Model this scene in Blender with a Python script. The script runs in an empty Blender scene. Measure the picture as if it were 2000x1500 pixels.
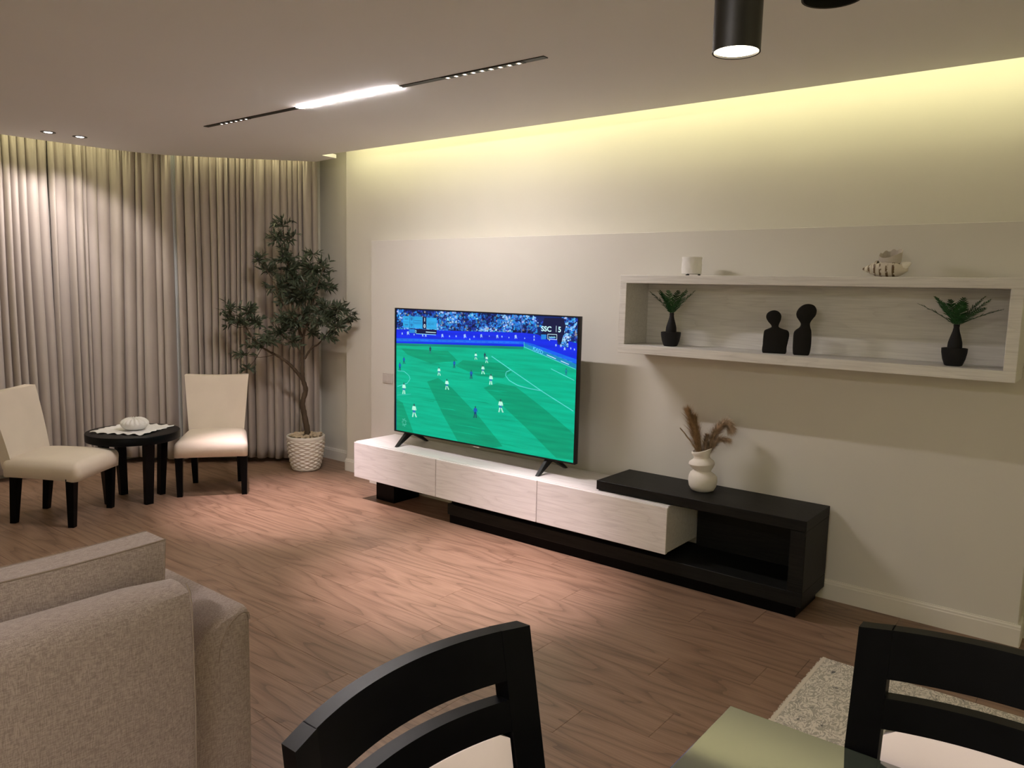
import bpy, bmesh, math, random
from mathutils import Vector, Matrix, noise
from mathutils.geometry import tessellate_polygon

S = bpy.context.scene
COL = S.collection
random.seed(7)

# ------------------------------------------------------------------ camera
CAM_H = 1.58
YAW, PITCH, ROLL = math.radians(-38.084), math.radians(6.959), math.radians(-1.344)
fw = Vector((math.sin(YAW) * math.cos(PITCH), math.cos(YAW) * math.cos(PITCH), -math.sin(PITCH)))
rt = Vector((math.cos(YAW), -math.sin(YAW), 0))
dn = fw.cross(rt)
r2 = rt * math.cos(ROLL) + dn * math.sin(ROLL)
d2 = -rt * math.sin(ROLL) + dn * math.cos(ROLL)
cd = bpy.data.cameras.new('camera')
cd.sensor_width = 36.0
cd.lens = 36.0 * 1505.6 / 2000.0
cd.clip_start = 0.05
cam = bpy.data.objects.new('camera', cd)
m = Matrix((r2, -d2, -fw)).transposed().to_4x4()
m.translation = Vector((0, 0, CAM_H))
cam.matrix_world = m
COL.objects.link(cam)
S.camera = cam

# ------------------------------------------------------------------ view, world
S.view_settings.view_transform = 'Standard'
S.view_settings.look = 'None'
S.view_settings.gamma = 1.0
S.view_settings.use_curve_mapping = False
S.view_settings.exposure = 0.28
W = bpy.data.worlds.new('world')
S.world = W
W.use_nodes = True
W.node_tree.nodes['Background'].inputs[0].default_value = (0.02, 0.02, 0.025, 1)
W.node_tree.nodes['Background'].inputs[1].default_value = 0.2

# ------------------------------------------------------------------ lights of the room and added fill
COVE_COL = (1.0, 0.93, 0.52)
SPOT_COL = (1.0, 0.78, 0.84)
BAR_COL = (1.0, 0.91, 0.89)
WARM_COL = (1.0, 0.74, 0.50)
P_COVE = 13.0          # cove strip above the television wall (W)
P_CURT = 7.0           # cove strip above the curtains (W)
E_BAR = 460.0          # linear lamp emission
P_SPOT = 400.0
P_DOWN = 30.0
P_PEND = 26.0
Z_CEIL = 2.61


def light(name, kind, loc, power, color, target=None, parent=None, **kw):
    L = bpy.data.lights.new(name, kind)
    L.energy = power
    L.color = color
    for k, v in kw.items():
        setattr(L, k, v)
    o = bpy.data.objects.new(name, L)
    COL.objects.link(o)
    o.location = loc
    if target is not None:
        d = Vector(target) - Vector(loc)
        o.rotation_euler = d.to_track_quat('-Z', 'Y').to_euler()
    if parent is not None:
        o.parent = parent
        o.location = Vector(loc) - parent.location
    return o


# cove strips: fixed under the upper slab, shining down the slots
light('cove_and_fill_light', 'AREA', (-1.27, 3.985, 2.685), P_COVE, COVE_COL, (-1.27, 4.265, 2.635), shape='RECTANGLE', size=7.6, size_y=0.03)
light('curtain_cove_light', 'AREA', (-5.99, 3.84, 2.79), P_CURT * 0.45, COVE_COL, shape='RECTANGLE', size=1.15, size_y=0.03).rotation_euler = (0, 0, math.radians(45))
light('curtain_cove_light', 'AREA', (-6.60, 1.4, 2.79), P_CURT, COVE_COL, shape='RECTANGLE', size=0.03, size_y=3.4)

# added fill, built as more cove strips along the unseen right-hand and rear walls
light('cove_and_fill_light', 'AREA', (2.36, 0.4, 2.785), 62.0, COVE_COL, (2.78, 0.4, 2.30), shape='RECTANGLE', size=0.03, size_y=6.6)
light('cove_and_fill_light', 'AREA', (-1.9, -2.96, 2.785), 45.0, COVE_COL, (-1.9, -3.38, 2.30), shape='RECTANGLE', size=8.4, size_y=0.03)

# ------------------------------------------------------------------ materials
MATS = {}


def nodes_of(name):
    mt = bpy.data.materials.new(name)
    mt.use_nodes = True
    nt = mt.node_tree
    return mt, nt, nt.nodes['Principled BSDF']


def mat(name, color, rough=0.6, spec=0.4, metal=0.0, bump=0.0, bscale=60, var=0.0, vscale=8, emit=None, estr=0.0, coord='Object', stretch=(1, 1, 1), sheen=0.0):
    mt, nt, b = nodes_of(name)
    b.inputs['Base Color'].default_value = (*color, 1)
    b.inputs['Roughness'].default_value = rough
    b.inputs['Specular IOR Level'].default_value = spec
    b.inputs['Metallic'].default_value = metal
    if sheen:
        b.inputs['Sheen Weight'].default_value = sheen
    if emit:
        b.inputs['Emission Color'].default_value = (*emit, 1)
        b.inputs['Emission Strength'].default_value = estr
    tc = nt.nodes.new('ShaderNodeTexCoord')
    mp = nt.nodes.new('ShaderNodeMapping')
    mp.inputs['Scale'].default_value = stretch
    nt.links.new(tc.outputs[coord], mp.inputs[0])
    if var > 0:
        n = nt.nodes.new('ShaderNodeTexNoise')
        n.inputs['Scale'].default_value = vscale
        n.inputs['Detail'].default_value = 5
        nt.links.new(mp.outputs[0], n.inputs['Vector'])
        r = nt.nodes.new('ShaderNodeValToRGB')
        r.color_ramp.elements[0].position = 0.3
        r.color_ramp.elements[1].position = 0.7
        r.color_ramp.elements[0].color = (*[c * (1 - var) for c in color], 1)
        r.color_ramp.elements[1].color = (*[min(1, c * (1 + var)) for c in color], 1)
        nt.links.new(n.outputs['Fac'], r.inputs[0])
        nt.links.new(r.outputs[0], b.inputs['Base Color'])
    if bump > 0:
        n2 = nt.nodes.new('ShaderNodeTexNoise')
        n2.inputs['Scale'].default_value = bscale
        n2.inputs['Detail'].default_value = 4
        nt.links.new(mp.outputs[0], n2.inputs['Vector'])
        bp = nt.nodes.new('ShaderNodeBump')
        bp.inputs['Strength'].default_value = bump
        bp.inputs['Distance'].default_value = 0.004
        nt.links.new(n2.outputs['Fac'], bp.inputs['Height'])
        nt.links.new(bp.outputs[0], b.inputs['Normal'])
    MATS[name] = mt
    return mt


def wood(name, dark, mid, lite, sx, sy, rings=14, rough=0.45, spec=0.3, along='X', line=0.5, rnd=True, fine=160, bump=0.05):
    """contour lines of a stretched noise field give cathedral grain"""
    mt, nt, b = nodes_of(name)
    N, LK = nt.nodes.new, nt.links.new
    tc = N('ShaderNodeTexCoord')
    add = N('ShaderNodeVectorMath')
    add.operation = 'ADD'
    LK(tc.outputs['Object'], add.inputs[0])
    oi = N('ShaderNodeObjectInfo')
    mul = N('ShaderNodeMath')
    mul.operation = 'MULTIPLY'
    mul.inputs[1].default_value = 37.0 if rnd else 0.0
    LK(oi.outputs['Random'], mul.inputs[0])
    cmb = N('ShaderNodeCombineXYZ')
    for i in range(3):
        LK(mul.outputs[0], cmb.inputs[i])
    LK(cmb.outputs[0], add.inputs[1])
    mp = N('ShaderNodeMapping')
    mp.inputs['Scale'].default_value = (sx, sy, sy) if along == 'X' else ((sy, sx, sy) if along == 'Y' else (sy, sy, sx))
    LK(add.outputs[0], mp.inputs[0])
    n = N('ShaderNodeTexNoise')
    n.inputs['Scale'].default_value = 1.0
    n.inputs['Detail'].default_value = 2.0
    n.inputs['Roughness'].default_value = 0.35
    LK(mp.outputs[0], n.inputs['Vector'])
    k = N('ShaderNodeMath'); k.operation = 'MULTIPLY'; k.inputs[1].default_value = rings
    LK(n.outputs['Fac'], k.inputs[0])
    fr = N('ShaderNodeMath'); fr.operation = 'FRACT'
    LK(k.outputs[0], fr.inputs[0])
    mp2 = N('ShaderNodeMapping')
    f2 = (fine * 0.03, fine, fine)
    mp2.inputs['Scale'].default_value = f2 if along == 'X' else ((f2[1], f2[0], f2[1]) if along == 'Y' else (f2[1], f2[1], f2[0]))
    LK(add.outputs[0], mp2.inputs[0])
    nf = N('ShaderNodeTexNoise')
    nf.inputs['Scale'].default_value = 1.0
    nf.inputs['Detail'].default_value = 3
    LK(mp2.outputs[0], nf.inputs['Vector'])
    ramp = N('ShaderNodeValToRGB')
    e = ramp.color_ramp.elements
    e[0].position = 0.0; e[0].color = (*dark, 1)
    e[1].position = 1.0; e[1].color = (*mid, 1)
    e.new(0.18).color = (*mid, 1)
    e.new(0.6).color = (*lite, 1)
    LK(fr.outputs[0], ramp.inputs[0])
    r2_ = N('ShaderNodeValToRGB')
    r2_.color_ramp.elements[0].position = 0.3; r2_.color_ramp.elements[0].color = (*[c * 0.75 for c in mid], 1)
    r2_.color_ramp.elements[1].position = 0.65; r2_.color_ramp.elements[1].color = (*lite, 1)
    LK(nf.outputs['Fac'], r2_.inputs[0])
    mx = N('ShaderNodeMixRGB')
    mx.inputs[0].default_value = line
    LK(r2_.outputs[0], mx.inputs[1]); LK(ramp.outputs[0], mx.inputs[2])
    hv = N('ShaderNodeHueSaturation')
    vr = N('ShaderNodeMapRange')
    vr.inputs[3].default_value = 0.96 if rnd else 1.0
    vr.inputs[4].default_value = 1.04 if rnd else 1.0
    LK(oi.outputs['Random'], vr.inputs[0])
    LK(vr.outputs[0], hv.inputs['Value'])
    LK(mx.outputs[0], hv.inputs['Color'])
    LK(hv.outputs[0], b.inputs['Base Color'])
    b.inputs['Roughness'].default_value = rough
    b.inputs['Specular IOR Level'].default_value = spec
    bp = N('ShaderNodeBump')
    bp.inputs['Strength'].default_value = bump
    bp.inputs['Distance'].default_value = 0.002
    LK(mx.outputs[0], bp.inputs['Height'])
    LK(bp.outputs[0], b.inputs['Normal'])
    MATS[name] = mt
    return mt


def weave(name, c1, c2, scale=560, rough=0.95, bump=0.35):
    """linen cloth: two crossed stretched noises"""
    mt, nt, b = nodes_of(name)
    N, LK = nt.nodes.new, nt.links.new
    tc = N('ShaderNodeTexCoord')
    outs = []
    for sc in ((scale, scale, scale * 0.11), (scale, scale * 0.11, scale)):
        mp = N('ShaderNodeMapping'); mp.inputs['Scale'].default_value = sc
        LK(tc.outputs['Object'], mp.inputs[0])
        n = N('ShaderNodeTexNoise'); n.inputs['Scale'].default_value = 1; n.inputs['Detail'].default_value = 2
        LK(mp.outputs[0], n.inputs['Vector'])
        outs.append(n)
    ad = N('ShaderNodeMath'); ad.operation = 'ADD'
    LK(outs[0].outputs['Fac'], ad.inputs[0]); LK(outs[1].outputs['Fac'], ad.inputs[1])
    r = N('ShaderNodeValToRGB')
    mr = N('ShaderNodeMath'); mr.operation = 'MULTIPLY'; mr.inputs[1].default_value = 0.5
    LK(ad.outputs[0], mr.inputs[0])
    r.color_ramp.elements[0].position = 0.40; r.color_ramp.elements[0].color = (*c1, 1)
    r.color_ramp.elements[1].position = 0.60; r.color_ramp.elements[1].color = (*c2, 1)
    LK(mr.outputs[0], r.inputs[0])
    LK(r.outputs[0], b.inputs['Base Color'])
    b.inputs['Roughness'].default_value = rough
    b.inputs['Specular IOR Level'].default_value = 0.15
    b.inputs['Sheen Weight'].default_value = 0.15
    bp = N('ShaderNodeBump'); bp.inputs['Strength'].default_value = bump; bp.inputs['Distance'].default_value = 0.002
    LK(mr.outputs[0], bp.inputs['Height']); LK(bp.outputs[0], b.inputs['Normal'])
    MATS[name] = mt
    return mt


mat('wall_paint', (0.70, 0.675, 0.60), 0.75, 0.25, var=0.025, vscale=1.3, bump=0.04, bscale=40)
mat('panel_paint', (0.68, 0.655, 0.60), 0.7, 0.25, var=0.02, vscale=1.1, bump=0.04, bscale=40)
mat('ceiling_paint', (0.87, 0.87, 0.88), 0.8, 0.2, var=0.015, vscale=0.8)
mat('trim_white', (0.74, 0.71, 0.64), 0.45, 0.4)
wood('floor_wood', (0.090, 0.050, 0.031), (0.206, 0.124, 0.079), (0.298, 0.188, 0.125), 0.85, 6.5, 8, rough=0.40, spec=0.35, line=0.58, fine=170)
wood('white_wood', (0.66, 0.63, 0.61), (0.76, 0.73, 0.71), (0.82, 0.795, 0.775), 1.3, 11.0, 9, rough=0.5, spec=0.3, line=0.6, fine=200, bump=0.15)
wood('grey_wood', (0.60, 0.58, 0.55), (0.68, 0.665, 0.635), (0.74, 0.725, 0.695), 1.2, 12.0, 8, rough=0.55, spec=0.25, line=0.55, fine=200, bump=0.12)
wood('black_wood', (0.005, 0.005, 0.005), (0.008, 0.008, 0.0075), (0.014, 0.014, 0.012), 1.5, 16.0, 8, rough=0.5, spec=0.15, line=0.5, fine=220, bump=0.15)
mat('black_lacquer', (0.0020, 0.0020, 0.0024), 0.36, 0.09, var=0.2, vscale=20)
mat('curtain_cloth', (0.45, 0.395, 0.35), 0.9, 0.15, bump=0.12, bscale=500, var=0.04, vscale=3, sheen=0.2)
mat('sheer_cloth', (0.60, 0.62, 0.63), 0.9, 0.1, bump=0.1, bscale=500)
weave('sofa_linen', (0.31, 0.25, 0.225), (0.50, 0.42, 0.385))
mat('sofa_piping', (0.34, 0.275, 0.23), 0.9, 0.1, bump=0.2, bscale=300)
mat('chair_cream', (0.72, 0.63, 0.53), 0.85, 0.2, bump=0.12, bscale=90, var=0.03, vscale=6, sheen=0.15)
mat('pad_cream', (0.76, 0.68, 0.64), 0.9, 0.15, bump=0.1, bscale=80, var=0.03, vscale=9)
mat('metal_black', (0.012, 0.011, 0.010), 0.45, 0.4, bump=0.03, bscale=300)
mat('tv_black', (0.006, 0.006, 0.007), 0.35, 0.4)
mat('lamp_on', (1, 1, 1), 0.5, emit=BAR_COL, estr=E_BAR)
mat('spot_lens', (0.8, 0.8, 0.8), 0.3, emit=(1.0, 0.95, 0.92), estr=2.5)
mat('pendant_glow', (1, 1, 1), 0.5, emit=(1.0, 0.86, 0.62), estr=9.0)
mat('reflector', (0.85, 0.83, 0.80), 0.12, 0.5, metal=1.0, bump=0.2, bscale=200)
mat('down_lens', (0.9, 0.9, 0.9), 0.3, emit=(1.0, 0.97, 0.95), estr=4.0)
mat('led_tape', (0.9, 0.9, 0.8), 0.5, emit=COVE_COL, estr=3.0)
mat('plastic_white', (0.56, 0.52, 0.48), 0.4, 0.4)
mat('pot_ceramic', (0.72, 0.68, 0.60), 0.55, 0.3, var=0.03, vscale=12)
mat('shell_mouth', (0.50, 0.45, 0.40), 0.6, 0.3, var=0.08, vscale=20)
mat('vase_ceramic', (0.80, 0.76, 0.70), 0.75, 0.25, bump=0.12, bscale=60, var=0.03, vscale=14)
mat('bark', (0.085, 0.062, 0.042), 0.9, 0.15, bump=0.8, bscale=35, var=0.35, vscale=18, stretch=(1, 1, 0.3))
mat('leaf_olive', (0.058, 0.078, 0.046), 0.45, 0.4, var=0.4, vscale=5)
mat('olive_fruit', (0.012, 0.010, 0.012), 0.35, 0.4)
mat('pebble', (0.50, 0.40, 0.28), 0.8, 0.2, var=0.3, vscale=14, bump=0.2, bscale=80)
mat('soil', (0.05, 0.036, 0.026), 0.95, 0.1, bump=1.0, bscale=60)
mat('fern_green', (0.016, 0.075, 0.020), 0.5, 0.35, var=0.4, vscale=25)
mat('pot_black', (0.010, 0.010, 0.011), 0.65, 0.25, bump=0.25, bscale=120)
mat('figure_black', (0.010, 0.009, 0.008), 0.7, 0.2, bump=0.3, bscale=160)
mat('porcelain', (0.76, 0.74, 0.72), 0.5, 0.3, bump=0.1, bscale=70)
mat('lace', (0.84, 0.83, 0.84), 0.85, 0.15, bump=0.6, bscale=120, var=0.05, vscale=50)
mat('plume', (0.52, 0.39, 0.27), 0.9, 0.1, var=0.35, vscale=40)
mat('plume_dark', (0.40, 0.27, 0.155), 0.9, 0.1, var=0.35, vscale=40)
mat('stalk', (0.38, 0.28, 0.17), 0.8, 0.15, var=0.25, vscale=50)
mat('glass_edge', (0.42, 0.47, 0.42), 0.15, 0.6)


def glass_top():
    mt, nt, b = nodes_of('tinted_glass')
    b.inputs['Base Color'].default_value = (0.030, 0.038, 0.028, 1)
    b.inputs['Roughness'].default_value = 0.07
    b.inputs['IOR'].default_value = 2.5
    b.inputs['Specular IOR Level'].default_value = 0.6
    MATS['tinted_glass'] = mt


glass_top()


def rug_mat():
    mt, nt, b = nodes_of('rug_pattern')
    N, LK = nt.nodes.new, nt.links.new
    tc = N('ShaderNodeTexCoord')
    mp = N('ShaderNodeMapping'); mp.inputs['Scale'].default_value = (1.0, 0.55, 1)
    LK(tc.outputs['Object'], mp.inputs[0])
    n = N('ShaderNodeTexNoise'); n.inputs['Scale'].default_value = 34; n.inputs['Detail'].default_value = 2; n.inputs['Distortion'].default_value = 1.6
    LK(mp.outputs[0], n.inputs['Vector'])
    k = N('ShaderNodeMath'); k.operation = 'MULTIPLY'; k.inputs[1].default_value = 4.5
    fr = N('ShaderNodeMath'); fr.operation = 'FRACT'
    LK(n.outputs['Fac'], k.inputs[0]); LK(k.outputs[0], fr.inputs[0])
    r = N('ShaderNodeValToRGB')
    e = r.color_ramp.elements
    e[0].position = 0.0; e[0].color = (0.40, 0.37, 0.31, 1)
    e[1].position = 1.0; e[1].color = (0.66, 0.61, 0.52, 1)
    e.new(0.42).color = (0.42, 0.39, 0.33, 1)
    e.new(0.55).color = (0.72, 0.67, 0.58, 1)
    LK(fr.outputs[0], r.inputs[0])
    n2 = N('ShaderNodeTexNoise'); n2.inputs['Scale'].default_value = 14; n2.inputs['Detail'].default_value = 6; n2.inputs['Roughness'].default_value = 0.75
    LK(mp.outputs[0], n2.inputs['Vector'])
    r3 = N('ShaderNodeValToRGB')
    r3.color_ramp.elements[0].position = 0.60; r3.color_ramp.elements[0].color = (0, 0, 0, 1)
    r3.color_ramp.elements[1].position = 0.67; r3.color_ramp.elements[1].color = (1, 1, 1, 1)
    LK(n2.outputs['Fac'], r3.inputs[0])
    mx = N('ShaderNodeMixRGB'); mx.inputs[2].default_value = (0.07, 0.075, 0.085, 1)
    LK(r3.outputs[0], mx.inputs[0]); LK(r.outputs[0], mx.inputs[1])
    LK(mx.outputs[0], b.inputs['Base Color'])
    b.inputs['Roughness'].default_value = 0.95
    b.inputs['Specular IOR Level'].default_value = 0.1
    MATS['rug_pattern'] = mt


rug_mat()
mat('rug_fringe', (0.66, 0.60, 0.50), 0.95, 0.1, bump=0.5, bscale=200)


def shell_mat():
    mt, nt, b = nodes_of('shell_striped')
    N, LK = nt.nodes.new, nt.links.new
    tc = N('ShaderNodeTexCoord')
    sp = N('ShaderNodeSeparateXYZ'); LK(tc.outputs['Object'], sp.inputs[0])
    n = N('ShaderNodeTexNoise'); n.inputs['Scale'].default_value = 45; n.inputs['Detail'].default_value = 3
    LK(tc.outputs['Object'], n.inputs['Vector'])
    ma = N('ShaderNodeMath'); ma.operation = 'MULTIPLY_ADD'; ma.inputs[1].default_value = 36; ma.inputs[2].default_value = 0.35
    LK(sp.outputs[0], ma.inputs[0])
    fr = N('ShaderNodeMath'); fr.operation = 'FRACT'; LK(ma.outputs[0], fr.inputs[0])
    r = N('ShaderNodeValToRGB'); r.color_ramp.elements[0].position = 0.55; r.color_ramp.elements[0].color = (0, 0, 0, 1)
    r.color_ramp.elements[1].position = 0.66; r.color_ramp.elements[1].color = (1, 1, 1, 1)
    LK(fr.outputs[0], r.inputs[0])
    r4 = N('ShaderNodeValToRGB'); r4.color_ramp.elements[0].position = 0.44; r4.color_ramp.elements[0].color = (0, 0, 0, 1)
    r4.color_ramp.elements[1].position = 0.52; r4.color_ramp.elements[1].color = (1, 1, 1, 1)
    LK(n.outputs['Fac'], r4.inputs[0])
    lt = N('ShaderNodeMath'); lt.operation = 'LESS_THAN'; lt.inputs[1].default_value = 0.048
    LK(sp.outputs[0], lt.inputs[0])
    m1 = N('ShaderNodeMath'); m1.operation = 'MULTIPLY'; LK(r.outputs[0], m1.inputs[0]); LK(r4.outputs[0], m1.inputs[1])
    m2 = N('ShaderNodeMath'); m2.operation = 'MULTIPLY'; LK(m1.outputs[0], m2.inputs[0]); LK(lt.outputs[0], m2.inputs[1])
    mx = N('ShaderNodeMixRGB'); mx.inputs[1].default_value = (0.62, 0.56, 0.48, 1); mx.inputs[2].default_value = (0.13, 0.075, 0.030, 1)
    LK(m2.outputs[0], mx.inputs[0]); LK(mx.outputs[0], b.inputs['Base Color'])
    b.inputs['Roughness'].default_value = 0.45
    MATS['shell_striped'] = mt


shell_mat()


def screen_mat():
    mt, nt, b = nodes_of('tv_picture')
    at = nt.nodes.new('ShaderNodeAttribute'); at.attribute_name = 'col'
    b.inputs['Base Color'].default_value = (0.004, 0.004, 0.004, 1)
    b.inputs['Roughness'].default_value = 0.35
    b.inputs['Specular IOR Level'].default_value = 0.25
    tc = nt.nodes.new('ShaderNodeTexCoord')
    mp = nt.nodes.new('ShaderNodeMapping'); mp.inputs['Scale'].default_value = (3, 1, 45)
    nt.links.new(tc.outputs['Object'], mp.inputs[0])
    n = nt.nodes.new('ShaderNodeTexNoise'); n.inputs['Scale'].default_value = 1; n.inputs['Detail'].default_value = 4
    nt.links.new(mp.outputs[0], n.inputs['Vector'])
    mr = nt.nodes.new('ShaderNodeMapRange'); mr.inputs[1].default_value = 0.3; mr.inputs[2].default_value = 0.7; mr.inputs[3].default_value = 0.70; mr.inputs[4].default_value = 0.97
    nt.links.new(n.outputs['Fac'], mr.inputs[0])
    nt.links.new(at.outputs['Color'], b.inputs['Emission Color'])
    nt.links.new(mr.outputs[0], b.inputs['Emission Strength'])
    MATS['tv_picture'] = mt


screen_mat()

# ------------------------------------------------------------------ mesh helpers


def bm_new():
    return bmesh.new()


def add_box(bm, x0, x1, y0, y1, z0, z1, bev=0.0, seg=2):
    vs = [bm.verts.new((x, y, z)) for x in (x0, x1) for y in (y0, y1) for z in (z0, z1)]
    q = [(0, 1, 3, 2), (4, 6, 7, 5), (0, 4, 5, 1), (2, 3, 7, 6), (0, 2, 6, 4), (1, 5, 7, 3)]
    fs = [bm.faces.new([vs[i] for i in f]) for f in q]
    if bev > 0:
        es = list({e for f in fs for e in f.edges})
        bmesh.ops.bevel(bm, geom=es, offset=bev, segments=seg, profile=0.5, affect='EDGES', clamp_overlap=True)
    return bm


def add_prism(bm, pts, axis, a0, a1, bev=0.0, seg=2):
    """polygon pts in the two other axes, extruded along axis ('X','Y','Z')"""
    def P(p, a):
        if axis == 'X': return (a, p[0], p[1])
        if axis == 'Y': return (p[0], a, p[1])
        return (p[0], p[1], a)
    lo = [bm.verts.new(P(p, a0)) for p in pts]
    hi = [bm.verts.new(P(p, a1)) for p in pts]
    n = len(pts)
    f1 = bm.faces.new(lo); f2 = bm.faces.new(hi[::-1])
    for i in range(n):
        bm.faces.new((lo[i], hi[i], hi[(i + 1) % n], lo[(i + 1) % n]))
    if bev > 0:
        es = list(f1.edges) + list(f2.edges)
        bmesh.ops.bevel(bm, geom=es, offset=bev, segments=seg, profile=0.5, affect='EDGES', clamp_overlap=True)
    return bm


def add_lathe(bm, prof, seg=32, cap0=True, cap1=True, cx=0, cy=0, fn=None):
    rings = []
    for (r, z) in prof:
        ring = []
        for i in range(seg):
            a = 2 * math.pi * i / seg
            rr, zz, ox, oy = r, z, 0, 0
            if fn: rr, zz, ox, oy = fn(r, z, a)
            ring.append(bm.verts.new((cx + ox + rr * math.cos(a), cy + oy + rr * math.sin(a), zz)))
        rings.append(ring)
    for a, b in zip(rings, rings[1:]):
        for i in range(seg):
            j = (i + 1) % seg
            bm.faces.new((a[i], a[j], b[j], b[i]))
    if cap0: bm.faces.new(rings[0][::-1])
    if cap1: bm.faces.new(rings[-1])
    return rings


def add_tube(bm, pts, rads, seg=8, cap=True):
    pts = [Vector(p) for p in pts]
    rings = []
    up = Vector((0.13, 0.27, 0.95)).normalized()
    for i, p in enumerate(pts):
        d = (pts[min(i + 1, len(pts) - 1)] - pts[max(i - 1, 0)])
        if d.length < 1e-9: d = Vector((0, 0, 1))
        d.normalize()
        u = d.cross(up)
        if u.length < 0.05: u = d.cross(Vector((1, 0, 0)))
        u.normalize(); v = d.cross(u)
        r = rads[i] if isinstance(rads, (list, tuple)) else rads
        rings.append([bm.verts.new(p + (u * math.cos(2 * math.pi * k / seg) + v * math.sin(2 * math.pi * k / seg)) * r) for k in range(seg)])
    for a, b in zip(rings, rings[1:]):
        for i in range(seg):
            j = (i + 1) % seg
            bm.faces.new((a[i], a[j], b[j], b[i]))
    if cap:
        bm.faces.new(rings[0][::-1]); bm.faces.new(rings[-1])


def add_hexa(bm, b4, t4):
    """loft between bottom quad and top quad"""
    lo = [bm.verts.new(p) for p in b4]; hi = [bm.verts.new(p) for p in t4]
    bm.faces.new(lo[::-1]); bm.faces.new(hi)
    for i in range(4):
        j = (i + 1) % 4
        bm.faces.new((lo[i], lo[j], hi[j], hi[i]))
    return lo + hi


def bevel_all(bm, off, seg=2, ang=30):
    es = [e for e in bm.edges if len(e.link_faces) == 2 and e.calc_face_angle(0) > math.radians(ang)]
    if es: bmesh.ops.bevel(bm, geom=es, offset=off, segments=seg, profile=0.5, affect='EDGES', clamp_overlap=True)


def obj(name, bm, mt, parent=None, smooth=False, loc=None, sub=0):
    bmesh.ops.recalc_face_normals(bm, faces=bm.faces[:])
    me = bpy.data.meshes.new(name)
    bm.to_mesh(me); bm.free()
    if mt: me.materials.append(MATS[mt])
    if smooth:
        for p in me.polygons: p.use_smooth = True
        if smooth != 'all':
            me.set_sharp_from_angle(angle=math.radians(40))
    o = bpy.data.objects.new(name, me)
    COL.objects.link(o)
    if parent is not None: o.parent = parent
    if loc is not None: o.location = loc
    if sub:
        md = o.modifiers.new('subdivision', 'SUBSURF'); md.levels = sub; md.render_levels = sub
    return o


def box(name, mt, parent, x0, x1, y0, y1, z0, z1, bev=0.0, seg=2, smooth=True):
    bm = bm_new(); add_box(bm, x0, x1, y0, y1, z0, z1, bev, seg)
    return obj(name, bm, mt, parent, smooth if (bev > 0 and seg >= 3) else False)


def tag(o, label=None, cat=None, group=None, kind=None):
    if label: o['label'] = label
    if cat: o['category'] = cat
    if group: o['group'] = group
    if kind: o['kind'] = kind
    return o


def thing(name, label, cat, loc=(0, 0, 0), rz=0.0, group=None):
    o = bpy.data.objects.new(name, None)
    o.empty_display_size = 0.1
    COL.objects.link(o)
    o.location = loc
    o.rotation_euler = (0, 0, rz)
    return tag(o, label, cat, group)


def copy_tree(o, parent=None):
    c = o.copy(); COL.objects.link(c)
    if parent is not None:
        c.parent = parent
        c.matrix_parent_inverse = o.matrix_parent_inverse.copy()
    for ch in list(o.children): copy_tree(ch, c)
    return c

# ================================================================== the room
Y_WALL, Y_PANEL, Y_REC = 4.265, 4.127, 4.465
ROOM_R, ROOM_F = 2.6, -3.2


def struct(o, label=None):
    o['kind'] = 'structure'
    if label: o['label'] = label
    return o


# floor slab with planks laid on it
bm = bm_new()
add_box(bm, -7.1, ROOM_R + 0.2, ROOM_F - 0.2, 4.7, -0.10, -0.0125)
floor = struct(obj('floor', bm, 'floor_wood'), 'brown wood-look plank floor')
PW, PL, GAP = 0.2, 1.2, 0.0010
starts = {}
plank_meshes = {}
for row in range(23):
    y0 = 0.16 + row * PW
    off = {17: -1.27, 11: -1.19, 10: -1.47, 16: -1.51}.get(row, random.uniform(-1.2, 0))
    x = off
    while x > -7.0: x -= PL
    while x < ROOM_R:
        xa, xb = max(x, -6.87), min(x + PL, ROOM_R)
        xm, ym = (xa + xb) / 2, y0 + PW / 2
        inside = xb - xa > 0.05
        y1 = y0 + PW
        if y0 > 4.44: inside = inside and xa < -5.13 and xb > -5.8
        elif y0 > 4.2: inside = inside and xa < -5.1
        if inside and (xa - y0) < -10.35 and xb - y0 < -10.2: inside = False
        if inside:
            if y0 > 4.3: xb = min(xb, -5.13)
            key = round(xb - xa, 3)
            if key not in plank_meshes:
                bmp = bm_new()
                add_box(bmp, -(xb - xa) / 2 + GAP / 2, (xb - xa) / 2 - GAP / 2, -PW / 2 + GAP / 2, PW / 2 - GAP / 2, -0.012, 0.0, 0.0006, 1)
                bmesh.ops.recalc_face_normals(bmp, faces=bmp.faces[:])
                me = bpy.data.meshes.new('plank'); bmp.to_mesh(me); bmp.free()
                me.materials.append(MATS['floor_wood'])
                plank_meshes[key] = me
            o = bpy.data.objects.new('plank', plank_meshes[key])
            COL.objects.link(o); o.parent = floor
            o.location = ((xa + xb) / 2, ym, 0)
        x += PL

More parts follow.
